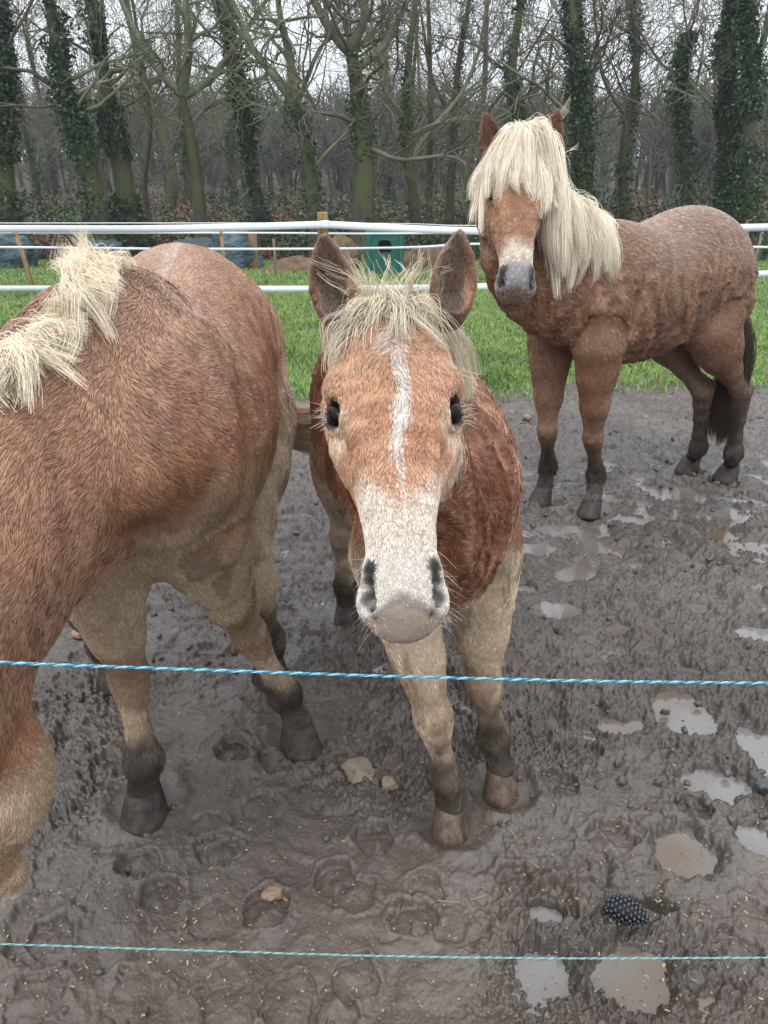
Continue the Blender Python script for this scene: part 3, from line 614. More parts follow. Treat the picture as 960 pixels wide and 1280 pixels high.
# ------------------------------------------------------------------ implicit bodies
class Body:
    def __init__(s): s.ops = []
    def add(s, p0, p1, r0, r1, lat=None, k=.03, tag_=0, flow=None, neg=False):
        """r = (a lateral, b depth) or number"""
        r0 = (r0, r0) if np.isscalar(r0) else r0; r1 = (r1, r1) if np.isscalar(r1) else r1
        s.ops.append(dict(p0=np.asarray(p0, float), p1=np.asarray(p1, float), r0=r0, r1=r1,
                          lat=np.array([1., 0, 0]) if lat is None else np.asarray(lat, float), k=k, tag=tag_,
                          flow=None if flow is None else nrm(flow), neg=neg))
    def chain(s, pts, rad, lat=None, k=.03, tag_=0, n=0, flow=None, neg=False):
        pts = np.asarray(pts, float); rad = np.array([(r, r) if np.isscalar(r) else r for r in rad], float)
        if n: pts = spline(pts, n); rad = np.maximum(spline(rad, n), rad.min() * .8)
        for i in range(len(pts) - 1):
            d = pts[i + 1] - pts[i]
            s.add(pts[i], pts[i + 1], tuple(rad[i]), tuple(rad[i + 1]), lat, k, tag_, d if flow is None else flow, neg)
    def d(s, op, X):
        p0, p1 = op['p0'], op['p1']; ax = p1 - p0; L = np.linalg.norm(ax)
        if L < 1e-5: ax = np.array([0, 0, 1.]); L = 1e-5
        else: ax = ax / L
        lat = op['lat'] - ax * np.dot(op['lat'], ax)
        if np.linalg.norm(lat) < 1e-3: lat = np.cross(ax, [0, 1., 0])
        lat = lat / np.linalg.norm(lat); dor = np.cross(ax, lat)
        q = X - p0.astype(np.float32)
        w = q @ ax.astype(np.float32); u = q @ lat.astype(np.float32); v = q @ dor.astype(np.float32)
        t = np.clip(w / L, 0, 1); w = w - t * L
        a = op['r0'][0] + (op['r1'][0] - op['r0'][0]) * t; b = op['r0'][1] + (op['r1'][1] - op['r0'][1]) * t
        c = np.minimum(a, b)
        k0 = np.sqrt((u / a) ** 2 + (v / b) ** 2 + (w / c) ** 2)
        k1 = np.sqrt((u / a ** 2) ** 2 + (v / b ** 2) ** 2 + (w / c ** 2) ** 2) + 1e-6
        return np.where(k0 < .05, -c, k0 * (k0 - 1) / k1)
    def build(s, res, smooth=6):
        lo = np.min([np.minimum(o['p0'], o['p1']) - max(o['r0'] + o['r1']) for o in s.ops if not o['neg']], 0) - 3 * res
        hi = np.max([np.maximum(o['p0'], o['p1']) + max(o['r0'] + o['r1']) for o in s.ops if not o['neg']], 0) + 3 * res
        n = np.ceil((hi - lo) / res).astype(int) + 1
        F = np.full(n, .2, np.float32)
        for o in s.ops:
            m = max(o['r0'] + o['r1']) + o['k'] + 2 * res
            i0 = np.maximum(((np.minimum(o['p0'], o['p1']) - m - lo) / res).astype(int), 0)
            i1 = np.minimum(((np.maximum(o['p0'], o['p1']) + m - lo) / res).astype(int) + 2, n)
            if np.any(i1 <= i0): continue
            g = np.stack(np.meshgrid(*[(lo[a] + res * np.arange(i0[a], i1[a])).astype(np.float32) for a in range(3)], indexing='ij'), -1)
            d = s.d(o, g); k = max(o['k'], 1e-4)
            sl = tuple(slice(i0[a], i1[a]) for a in range(3)); f = F[sl]
            if o['neg']:
                h = np.maximum(k - np.abs(f + d), 0) / k; F[sl] = np.maximum(f, -d) + h * h * k * .25
            else:
                h = np.maximum(k - np.abs(f - d), 0) / k; F[sl] = np.minimum(f, d) - h * h * k * .25
        # surface nets
        neg = F < 0; nx, ny, nz = F.shape
        cnt = np.zeros((nx - 1, ny - 1, nz - 1), np.int8)
        for a in (0, 1):
            for b in (0, 1):
                for c in (0, 1): cnt += neg[a:nx - 1 + a, b:ny - 1 + b, c:nz - 1 + c]
        act = np.argwhere((cnt > 0) & (cnt < 8)); idx = np.full(cnt.shape, -1, np.int32)
        idx[tuple(act.T)] = np.arange(len(act))
        acc = np.zeros((len(act), 3)); num = np.zeros(len(act))
        cor = [(a, b, c) for a in (0, 1) for b in (0, 1) for c in (0, 1)]
        vals = {c: F[act[:, 0] + c[0], act[:, 1] + c[1], act[:, 2] + c[2]] for c in cor}
        for c in cor:
            for ax in range(3):
                if c[ax] == 0:
                    c2 = list(c); c2[ax] = 1; c2 = tuple(c2); v0, v1 = vals[c], vals[c2]
                    m = (v0 < 0) != (v1 < 0); t = np.where(m, v0 / np.where(m, v0 - v1, 1), 0)
                    pt = np.array(c, float)[None, :] + np.zeros((len(act), 3)); pt[:, ax] = t
                    acc[m] += pt[m]; num[m] += 1
        V = lo + res * (act + acc / num[:, None])
        Q = []
        for ax in range(3):
            o1, o2 = [(1, 2), (2, 0), (0, 1)][ax]
            sl0 = [slice(None)] * 3; sl1 = [slice(None)] * 3; sl0[ax] = slice(0, -1); sl1[ax] = slice(1, None)
            A = neg[tuple(sl0)]; B = neg[tuple(sl1)]
            e = np.argwhere(A != B); e = e[(e[:, o1] > 0) & (e[:, o2] > 0)]
            e = e[np.all(e < np.array(cnt.shape), 1)]
            fl = A[tuple(e.T)]
            def at(d1, d2):
                q = e.copy(); q[:, o1] -= d1; q[:, o2] -= d2; return idx[tuple(q.T)]
            q = np.stack([at(1, 1), at(0, 1), at(0, 0), at(1, 0)], -1)
            q[~fl] = q[~fl][:, ::-1]
            Q.append(q[np.all(q >= 0, 1)])
        Q = np.concatenate(Q)
        # Taubin smoothing
        e = np.concatenate([Q[:, [0, 1]], Q[:, [1, 2]], Q[:, [2, 3]], Q[:, [3, 0]]]); n_ = len(V)
        deg = np.bincount(e.ravel(), minlength=n_)[:, None]
        for it in range(smooth * 2):
            S = np.stack([np.bincount(e[:, 0], V[e[:, 1], a], n_) + np.bincount(e[:, 1], V[e[:, 0], a], n_) for a in range(3)], -1)
            V = V + (.55 if it % 2 == 0 else -.45) * (S / deg - V)
        return V, Q
    def near(s, V):
        """nearest op tag and blended flow per vertex"""
        best = np.full(len(V), 9., np.float32); T = np.zeros(len(V), int)
        FL = np.zeros((len(V), 3)); W = np.zeros(len(V)) + 1e-9
        X = V.astype(np.float32)
        for o in s.ops:
            if o['neg']: continue
            m = max(o['r0'] + o['r1']) * 1.6 + .05
            lo = np.minimum(o['p0'], o['p1']) - m; hi = np.maximum(o['p0'], o['p1']) + m
            sel = np.flatnonzero(np.all((V > lo) & (V < hi), 1))
            if not len(sel): continue
            d = s.d(o, X[sel]); b = d < best[sel]; T[sel[b]] = o['tag']; best[sel] = np.minimum(best[sel], d)
            if o['flow'] is not None:
                w = np.exp(-np.maximum(d, 0) / .025); FL[sel] += w[:, None] * o['flow']; W[sel] += w
        return T, nrm(FL / W[:, None])
def vnormals(V, Q):
    n = np.cross(V[Q[:, 2]] - V[Q[:, 0]], V[Q[:, 3]] - V[Q[:, 1]]); N_ = np.zeros_like(V)
    for j in range(4):
        for a in range(3): N_[:, a] += np.bincount(Q[:, j], n[:, a], len(V))
    return nrm(N_)
TORSO, NECK, HEAD, FORE, HIND, EAR = 1, 2, 3, 4, 5, 6

# ------------------------------------------------------------------ coat materials
def hair_material(name, rough=.42, spec=.35, var=.25):
    m, nt, b = mat(name, rough, spec=spec)
    a = N(nt, 'Attribute', attribute_name='coat'); hi = N(nt, 'HairInfo')
    hs = N(nt, 'HueSaturation'); mr = N(nt, 'MapRange'); mr.inputs[3].default_value = 1 - var; mr.inputs[4].default_value = 1 + var
    nt.links.new(hi.outputs['Random'], mr.inputs[0]); nt.links.new(mr.outputs[0], hs.inputs['Value'])
    nt.links.new(a.outputs['Color'], hs.inputs['Color']); nt.links.new(hs.outputs[0], b.inputs['Base Color'])
    return m
M_FUR = hair_material('coat_hair', .26, .75, .3)
M_MANE = hair_material('mane_hair', .45, .35, .16)
def body_material():
    m, nt, b = mat('wet_coat', .55, spec=.3)
    a = N(nt, 'Attribute', attribute_name='coat'); n = tex_noise(nt, 55, 5, .65)
    mr = N(nt, 'MapRange'); mr.inputs[3].default_value = .7; mr.inputs[4].default_value = 1.2
    hs = N(nt, 'HueSaturation'); nt.links.new(n.outputs[0], mr.inputs[0]); nt.links.new(mr.outputs[0], hs.inputs['Value'])
    nt.links.new(a.outputs['Color'], hs.inputs['Color']); nt.links.new(hs.outputs[0], b.inputs['Base Color'])
    bump(nt, b, n.outputs[0], .5, .004)
    return m
M_BODY = body_material()
M_EYE, _nt, _b = mat('eye', .05, (.006, .004, .003), spec=.14)
M_HOOF = simple('hoof_horn', (.010, .008, .007), (.055, .042, .032), 30, .5, 1.0, .006, sc3=(1.5, 1.5, 1.2), spec=.35)
M_HOOF2 = simple('hoof_horn_streaked', (.020, .016, .013), (.14, .09, .06), 20, .4, .9, .006, sc3=(2.5, 2.5, 1))

# ------------------------------------------------------------------ horse anatomy
def local_frame(org, heading):
    h = nrm(np.array([heading[0], heading[1], 0.])); l = np.array([-h[1], h[0], 0.])
    def f(x, y, z): return np.array([org[0], org[1], 0.]) + h * x + l * y + np.array([0, 0, z])
    return f, h, l
def torso(B, f, h, l, s, wsc=1.0, tuck=0.0, xs=1.0, br=0.0, fw=1.0):
    st = [(-.83, 1.20, 1.00, .07), (-.77, 1.31, .86, .17), (-.66, 1.41, .78, .25), (-.5, 1.465, .74, .295), (-.33, 1.475, .73, .30), (-.15, 1.43, .67, .305),
          (.02, 1.395, .63, .325), (.18, 1.385, .62, .325), (.33, 1.40, .64, .295), (.47, 1.425, .68, .255), (.60, 1.39, .74, .23), (.72, 1.30, .82, .20), (.81, 1.19, .92, .14)]
    st = [(x * xs, a, b + tuck * sstep(1.05, .75, b) + br * sstep(.3, .7, x), w * (1 + (fw - 1) * sstep(.2, .5, x))) for x, a, b, w in st]
    pts = [f(x * s, 0, (a + b) / 2 * s) for x, a, b, w in st]
    rad = [(w * s * wsc, (a - b) / 2 * s) for x, a, b, w in st]
    B.chain(pts, rad, l, .05, TORSO, 26, flow=-h * .8 + np.array([0, 0, -.6]))
    fl = -h * .6 + np.array([0, 0, -.8])
    for sy in (-1, 1):
        def q(x, y, z): return f(x * s * xs, sy * y * s * wsc, (z + tuck * .5 * (z < 1.1)) * s)
        B.add(q(-.50, .13, 1.18), q(-.60, .15, .95), .19 * s * wsc, .17 * s * wsc, None, .06, TORSO, fl)      # haunch
        B.add(q(-.70, .11, 1.2), q(-.72, .12, .98), .11 * s, .11 * s * wsc, None, .06, TORSO, fl)
        B.add(q(.50, .13 * fw, 1.22), q(.66, .155 * fw, .98 + br * .7), .11 * s * wsc, .115 * s * wsc, None, .05, TORSO, fl)      # shoulder blade
        B.add(q(.62, (.15 - .05 * (fw < .9)) * fw, .98 + br * .5), q(.50, .155 * fw, .86 + br), .12 * s * wsc, .11 * s * wsc, None, .09, TORSO, fl)
        B.add(q(.74, .085, 1.02 + br * .5), q(.70, .10, .86 + br), .105 * s * wsc, .09 * s * wsc, None, .035, TORSO, fl)     # breast
def fore_leg(B, E, K, Fk, Co, lat, s, k=.03, mud=None, w=1.0):
    E, K, Fk, Co = map(lambda v: np.asarray(v, float), (E, K, Fk, Co))
    L = lambda a, b, t: a + (b - a) * t
    pts = [E, L(E, K, .3), L(E, K, .62), L(E, K, .85), K, L(K, Fk, .16), L(K, Fk, .32), L(K, Fk, .7), L(K, Fk, .9), Fk, L(Fk, Co, .5), Co]
    rad = [(.10, .12), (.078, .095), (.056, .066), (.050, .052), (.055, .055), (.05, .05), (.037, .042), (.036, .043), (.045, .052), (.050, .058), (.037, .042), (.048, .053)]
    rr_ = [(a * s * w, b * s * w) for a, b in rad]; B.chain(pts[2:], rr_[2:], lat, .02, FORE)
    B.chain([E + np.array([0, 0, .16 * s]), E, pts[1], pts[2]], [(.07 * s * w, .09 * s * w)] + rr_[:3], lat, .085, FORE, flow=K - E)
def hind_leg(B, Hp, S, Hk, Fk, Co, lat, h, s, w=1.0):
    Hp, S, Hk, Fk, Co = map(lambda v: np.asarray(v, float), (Hp, S, Hk, Fk, Co))
    L = lambda a, b, t: a + (b - a) * t
    pts = [Hp, S, L(S, Hk, .3), L(S, Hk, .62), L(S, Hk, .86), Hk, L(Hk, Fk, .2), L(Hk, Fk, .45), L(Hk, Fk, .75), L(Hk, Fk, .92), Fk, L(Fk, Co, .5), Co]
    rad = [(.15, .2), (.12, .16), (.09, .13), (.062, .085), (.05, .06), (.055, .065), (.046, .055), (.04, .046), (.038, .046), (.046, .054), (.05, .058), (.038, .043), (.048, .053)]
    rr_ = [(a * s * w, b * s * w) for a, b in rad]; B.chain(pts[2:], rr_[2:], lat, .025, HIND)
    B.chain(pts[:3], rr_[:3], lat, .09, HIND, flow=Hk - S)
    B.add(L(S, Hk, .75) - h * .035 * s, Hk - h * .055 * s + np.array([0, 0, .035 * s]), .025 * s, .028 * s, None, .03, HIND, Hk - S)
    B.add(Hk - h * .05 * s + np.array([0, 0, .02 * s]), L(Hk, Fk, .4) - h * .02 * s, .027 * s, .025 * s, None, .03, HIND, Hk - S)
def hoof(name, Co, h, lat, s, parent, m, mt=None):
    """horn capsule: sloping truncated cone, flat sole, bulbs behind"""
    Co = np.asarray(Co, float); n = 28; rings = []
    a = np.arange(n) * 2 * math.pi / n
    g = Co[2]
    for z, r, off in ((1.10, .040, -.004), (1.0, .051, 0), (.8, .056, .008), (.5, .063, .019), (.2, .069, .029), (.0, .073, .035), (-.12, .073, .035), (-.16, .055, .033)):
        rr = r * s * (1 + .08 * np.cos(a)) * np.where(np.cos(a) < -.75, .9, 1)
        c = Co + h * off * s; 
        rings.append(np.stack([c[0] + h[0] * np.cos(a) * rr + lat[0] * np.sin(a) * rr * .95,
                               c[1] + h[1] * np.cos(a) * rr + lat[1] * np.sin(a) * rr * .95, np.full(n, g * z) + .0015 * s * np.sin(3 * a + z * 9)], -1))
    V = np.concatenate(rings); F = []
    for i in range(len(rings) - 1):
        for j in range(n): F.append([i * n + j, i * n + (j + 1) % n, (i + 1) * n + (j + 1) % n, (i + 1) * n + j][::-1])
    F = [list(x) for x in F]; F.append(list(range((len(rings) - 1) * n, len(rings) * n))); F.append(list(range(n))[::-1])
    return mesh(name, V, F, m, parent)
class HeadFrame:
    def __init__(s, poll, muz, dors):
        s.o = np.asarray(poll, float); s.L = np.linalg.norm(muz - s.o); s.u = (muz - s.o) / s.L
        d = np.asarray(dors, float); s.n = nrm(d - s.u * np.dot(d, s.u)); s.w = np.cross(s.n, s.u)   # +w = horse's left
    def p(s, u, w, n): return s.o + s.L * (s.u * u + s.w * w + s.n * n)
    def loc(s, X):
        q = (X - s.o) / s.L; return q @ s.u, q @ s.w, q @ s.n
def head(B, H, eye_w=.168, bw=1.0):
    L = H.L; a_ = L
    st = [(.03, -.15, .13, .105), (.12, -.165, .165, .128), (.22, -.18, .185, .153), (.33, -.185, .185, .160), (.45, -.175, .165, .132), (.57, -.15, .135, .112),
          (.70, -.128, .112, .090), (.82, -.120, .103, .080), (.91, -.122, .10, .076)]
    st = [(u, c, b, a * (1 + (bw - 1) * sstep(.6, .4, u))) for u, c, b, a in st]
    B.chain([H.p(u, 0, c) for u, c, b, a in st], [(a * L, b * L) for u, c, b, a in st], H.w, .012, HEAD, 22, flow=H.u)
    # forehead / brow plate, flat nasal bone
    B.chain([H.p(.06, 0, -.075), H.p(.2, 0, -.055), H.p(.33, 0, -.05), H.p(.5, 0, -.045), H.p(.68, 0, -.052), H.p(.84, 0, -.075)],
            [(.10 * L * bw, .055 * L), (.13 * L * bw, .055 * L), (.145 * L * bw, .05 * L), (.105 * L, .038 * L), (.080 * L, .032 * L), (.07 * L, .04 * L)], H.w, .04 * L, HEAD, 12, flow=H.u)
    for sy in (-1, 1):
        B.chain([H.p(.17, sy * .10 * bw, -.09), H.p(.24, sy * .135 * bw, -.08), H.p(.29, sy * .14 * bw, -.075)], [.04 * L, .038 * L, .026 * L], None, .05 * L, HEAD, flow=H.u)   # brow ridge
        B.add(H.p(.30, sy * .10, -.24), H.p(.40, sy * .085, -.27), .085 * L, .07 * L, None, .05 * L, HEAD, H.u)       # cheek
        B.chain([H.p(.40, sy * .14 * bw, -.16), H.p(.52, sy * .115, -.14)], [.028 * L, .018 * L], None, .05 * L, HEAD, flow=H.u)   # facial crest
        B.chain([H.p(.86, sy * .062, -.085), H.p(.93, sy * .068, -.115), H.p(.965, sy * .052, -.15)], [.038 * L, .043 * L, .038 * L], None, .04 * L, HEAD, flow=H.u)  # nostril flare
    B.add(H.p(.945, 0, -.12), H.p(.975, 0, -.165), (.062 * L, .05 * L), (.056 * L, .045 * L), H.w, .04 * L, HEAD, H.u)      # upper lip
    B.add(H.p(.84, 0, -.225), H.p(.925, 0, -.215), (.055 * L, .035 * L), (.05 * L, .04 * L), H.w, .03 * L, HEAD, H.u)       # lower lip / chin
    # cut: mouth, nostrils, sockets
    B.add(H.p(.80, -.11, -.196), H.p(.80, .11, -.196), .008 * L, .008 * L, None, .014 * L, HEAD, neg=True)
    B.add(H.p(.90, -.10, -.192), H.p(.90, .10, -.192), (.009 * L, .009 * L), .009 * L, None, .014 * L, HEAD, neg=True)
    for i in range(5):
        B.add(H.p(.82 + .04 * i, -.1, -.196), H.p(.82 + .04 * i, .1, -.196), .008 * L, .008 * L, None, .01 * L, HEAD, neg=True)
    for sy in (-1, 1):
        B.chain([H.p(.855, sy * .092, -.040), H.p(.895, sy * .098, -.062), H.p(.935, sy * .085, -.088), H.p(.965, sy * .060, -.105)], [.010 * L, .017 * L, .020 * L, .012 * L], None, .014 * L, HEAD, neg=True)
        B.chain([H.p(.90, sy * .098, -.065), H.p(.935, sy * .07, -.11)], [.014 * L, .012 * L], None, .01 * L, HEAD, neg=True)
        c, e, tu, tv = eye_axes(H, sy, eye_w)
        B.add(c + e * .034 * L, c + e * .036 * L, .047 * L, .047 * L, None, .016 * L, HEAD, neg=True)
        arc = lambda a0, r, o: c + e * o * L + (tu * math.cos(a0) * 1.15 + tv * math.sin(a0)) * r * L
        B.chain([arc(a0, .049, .013 + .012 * math.sin((a0 - .1) / 2.9 * math.pi)) for a0 in (-.1, .5, 1.1, 1.7, 2.3, 2.8)], [.008 * L, .012 * L, .015 * L, .015 * L, .012 * L, .009 * L], None, .014 * L, HEAD, flow=H.u)
        B.chain([arc(a0, .047, .006) for a0 in (3.1, 3.7, 4.4, 5.1, 5.8, 6.2)], [.008 * L, .009 * L, .010 * L, .010 * L, .009 * L, .008 * L], None, .012 * L, HEAD, flow=H.u)
def eye_axes(H, sy, eye_w):
    e = nrm(H.w * sy * .64 + H.n * .74 + H.u * .14); c = H.p(.335, sy * (eye_w - .034), -.091)
    tu = nrm(H.u - e * np.dot(H.u, e)); tv = np.cross(e, tu)
    if np.dot(tv, H.n) < 0: tv = -tv
    tu, tv = nrm(tu * .92 + tv * .40), nrm(tv * .92 - tu * .40)
    return c, e, tu, tv
def ear(B, base, tip, face, wid, thick=.008):
    """cupped ear shell: outer leaf shape minus a hollow opened towards `face`"""
    base = np.asarray(base, float); tip = np.asarray(tip, float); ax = nrm(tip - base); L = np.linalg.norm(tip - base)
    face = nrm(np.asarray(face, float) - ax * np.dot(face, ax)); lat = np.cross(ax, face)
    prof = [(0, .62, .62), (.15, .85, .74), (.35, 1., .70), (.55, .93, .58), (.75, .66, .42), (.9, .36, .26), (.985, .14, .14)]
    curve = lambda t: base + ax * L * t - lat * 0 + face * (.10 * L * math.sin(t * 2.2))
    B.chain([curve(t) for t, a, b in prof], [(a * wid / 2, b * wid / 2) for t, a, b in prof], lat, .006, EAR, 14, flow=ax)
    inn = [(.10, .42, .5), (.25, .74, .64), (.45, .80, .60), (.65, .60, .46), (.82, .32, .3), (.9, .14, .2)]
    B.chain([curve(t) + face * (wid * .15) for t, a, b in inn], [(a * wid / 2, b * wid / 2) for t, a, b in inn], lat, .003, EAR, 12, neg=True)
def eyes(H, root, eye_w=.168):
    for sy in (-1, 1):
        c, e, tu, tv = eye_axes(H, sy, eye_w)
        V = []; F = []; n, m_ = 24, 14
        u, w, nn = tu * .042 * H.L, e * .033 * H.L, tv * .032 * H.L
        for i in range(m_ + 1):
            th = math.pi * i / m_
            for j in range(n):
                ph = 2 * math.pi * j / n
                V.append(c + u * math.sin(th) * math.cos(ph) + nn * math.sin(th) * math.sin(ph) + w * math.cos(th))
        for i in range(m_):
            for j in range(n): F.append([i * n + j, i * n + (j + 1) % n, (i + 1) * n + (j + 1) % n, (i + 1) * n + j])
        mesh('eye', np.array(V), np.array(F), M_EYE, root)

from mathutils.bvhtree import BVHTree
def surfer(V, Q):
    bt = BVHTree.FromPolygons([tuple(v) for v in V.astype(float)], [tuple(q) for q in Q.tolist()])
    def f(px, py, off=0.0):
        o = Vector((0, 0, CAMH)); d = (Vector(P(px, py, 1.0)) - o).normalized()
        h_ = bt.ray_cast(o, d)
        if h_[0] is None: return P(px, py, 1.5)
        return np.array(h_[0]) + np.array(h_[1]) * off
    return f
# ------------------------------------------------------------------ fur
def scatter(V, Q, NV, count, weight):
    """random points on quads; weight per vertex; returns positions, normals, vertex index"""
    A = np.linalg.norm(np.cross(V[Q[:, 2]] - V[Q[:, 0]], V[Q[:, 3]] - V[Q[:, 1]]), axis=1) * .5 * weight[Q].mean(1)
    cs = np.cumsum(A); fi = np.searchsorted(cs, rng.random(count) * cs[-1])
    a, b = rng.random((2, count, 1)); q = Q[fi]
    p = (V[q[:, 0]] * (1 - a) + V[q[:, 1]] * a) * (1 - b) + (V[q[:, 3]] * (1 - a) + V[q[:, 2]] * a) * b
    n = (NV[q[:, 0]] * (1 - a) + NV[q[:, 1]] * a) * (1 - b) + (NV[q[:, 3]] * (1 - a) + NV[q[:, 2]] * a) * b
    return p, nrm(n), q[:, 0]
def fur(name, V, Q, NV, flow, col, length, lift, count, weight, root, rad=.0004, clump=.6, cl_n=6000, tone=.45):
    if QUICK: count = count // 10
    if NOFUR: return
    p, n, vi = scatter(V, Q, NV, count, weight)
    t = flow[vi] - n * np.sum(flow[vi] * n, 1, keepdims=True); t = nrm(t + 1e-6); s = np.cross(n, t)
    L = length[vi] * (.7 + .6 * rng.random(count)); lf = lift[vi]
    wig = noise3(p, 28, 5) * .5 + noise3(p, 9, 6) * .45; s_ = s * wig[:, None]
    L_ = L[:, None]
    p1 = p + L_ * .33 * (t * .75 + n * (lf[:, None] * 1.3) + s_ * .5)
    p2 = p + L_ * .68 * (t * .95 + n * lf[:, None] + s_ * .8)
    p3 = p + L_ * (t + n * (lf[:, None] * .55) + s_ + (rng.random((count, 1)) - .5) * s * .25)
    # wet tufts: tips gather on the nearest clump guide
    gi = rng.choice(count, min(cl_n, count), replace=False); kd = kdtree.KDTree(len(gi))
    for i, g in enumerate(gi): kd.insert(p[g], i)
    kd.balance()
    near = np.array([kd.find(x)[1] for x in p]); g = gi[near]
    cw = clump * (.6 + .4 * rng.random((count, 1)))
    dd = np.linalg.norm(p[g] - p, axis=1, keepdims=True); cw = cw * np.clip(1.6 - dd / (L_ * .9 + 1e-6), 0, 1)
    p2 = p2 * (1 - cw * .6) + p2[g] * cw * .6; p3 = p3 * (1 - cw) + p3[g] * cw
    c = col[vi] * (1 + (noise3(p, 120, 9)[:, None]) * .14)
    # tips of a tuft slightly different in tone
    c = c * (1 + tone * (_h(g, g, g, 3) / 4294967296.0 - .5))[:, None]
    pts = np.stack([p - n * .001, p1, p2, p3], 1)
    return curves(name, pts, np.array([1., .9, .6, .15]) * rad, M_FUR, root, np.clip(c, .004, .9))
def locks(name, roots, mids, tips, n_per, root, col, rad=.0006, spread=.012, tipspread=.01, k=9, wav=.006, len_var=.25, seed=0, clumpn=14, top=None, colsd=.1):
    """mane: guide splines through root/mid/tip rows (m,3 each); strands scattered between neighbouring guides and clumped"""
    g = np.stack([np.asarray(r, float) for r in ([roots] + list(mids) + [tips])], 1)   # m, q, 3
    m, q, _ = g.shape; n = n_per if not QUICK else n_per // 4
    r = np.random.default_rng(seed + 11)
    u = r.random(n) * (m - 1); i = np.minimum(u.astype(int), m - 2); f = (u - i)[:, None, None]
    ctrl = g[i] * (1 - f) + g[i + 1] * f
    cid = (u * clumpn / 1.0).astype(int)
    nc = cid.max() + 1
    coff = r.normal(0, 1, (nc, q, 3)) * np.linspace(.2, 1, q)[None, :, None] * tipspread
    jit = r.normal(0, 1, (n, 1, 3)) * spread * np.linspace(1, .55, q)[None, :, None]
    # clump: pull towards the clump centre at the tips
    cu = (cid + .5) / clumpn; ci = np.minimum(cu.astype(int), m - 2); cf = np.clip(cu - ci, 0, 1)[:, None, None]
    cc = g[ci] * (1 - cf) + g[ci + 1] * cf
    w = np.linspace(0, .85, q)[None, :, None]
    ctrl = ctrl * (1 - w) + cc * w + coff[cid] + jit
    lv = 1 - len_var * r.random(n) ** 2 - len_var * .6 * (r.random(nc)[cid])
    T = np.linspace(0, 1, k)[None, :] * lv[:, None] * (q - 1)
    e = np.concatenate([2 * ctrl[:, :1] - ctrl[:, 1:2], ctrl, 2 * ctrl[:, -1:] - ctrl[:, -2:-1]], 1)
    ti = np.minimum(T.astype(int), q - 2); tf = (T - ti)[..., None]; ar = np.arange(n)[:, None]
    a, b, c, d = e[ar, ti], e[ar, ti + 1], e[ar, ti + 2], e[ar, ti + 3]
    pts = .5 * (2 * b + (c - a) * tf + (2 * a - 5 * b + 4 * c - d) * tf ** 2 + (3 * b - 3 * c + d - a) * tf ** 3)
    ph = r.random((nc, 1, 3)) * 6.3
    pts = pts + wav * np.sin(np.linspace(0, 7, k)[None, :, None] + ph[cid] + r.random((n, 1, 1)) * .8) * np.linspace(0, 1, k)[None, :, None]
    cc = np.asarray(col)[None, :] * (1 + r.normal(0, colsd, (n, 1))) * (1 + r.normal(0, .08, (nc, 1)))[cid]
    rr = rad * np.linspace(1, .35, k)
    return curves(name, pts, rr[None, :] * (.7 + .6 * r.random((n, 1))), M_MANE, root, np.clip(cc, .01, .95))
def ridges(V, NV, FL, amp, mask, s=26, seed=3):
    """wet coat lying in wavy ridges that run roughly up and down"""
    w = np.stack([noise3(V, 6, seed + k) for k in range(3)], -1) * .045
    p = (V + w) * np.array([1, 1, .22]); r = 1 - np.abs(noise3(p, s, seed + 5)) * 2.4; r2 = 1 - np.abs(noise3((V + w * .6) * np.array([1, 1, .45]), s * 1.9, seed + 6)) * 2.4
    return V + NV * ((r * .7 + r2 * .35) * amp * mask)[:, None]
# coat colours
CHEST = np.array([.25, .105, .048]); CHEST_D = np.array([.14, .052, .026]); CREAM = np.array([.54, .42, .30]); WHITE = np.array([.62, .57, .52]); MUD = np.array([.045, .036, .030]); GREY = np.array([.17, .15, .14]); BLOND = np.array([.70, .61, .47])
#@@HORSES
print('TIMER', '40_horse', round(time.time() - T0, 1))
def leg_cols(V, col, T, zmud, zc, cream, fade=.07, tags=(FORE, HIND), seed=3):
    n = fbm3(V, 14, 3, seed); m = np.isin(T, tags)
    a = sstep(zc + .12, zc - .08, V[:, 2] + n * .05) * m
    col = mixc2(col, cream, a)
    st = sstep(.05, .5, fbm3(V * [1, 1, .45], 22, 3, seed + 4) + .9 * np.exp(-((V[:, 2] - .40) / .06) ** 2) - .15) * m
    col = mixc2(col, np.array([.20, .125, .075]), st * .55)
    b = sstep(zmud + fade, zmud - fade, V[:, 2] + n * .06)
    return mixc2(col, MUD, b * .95)

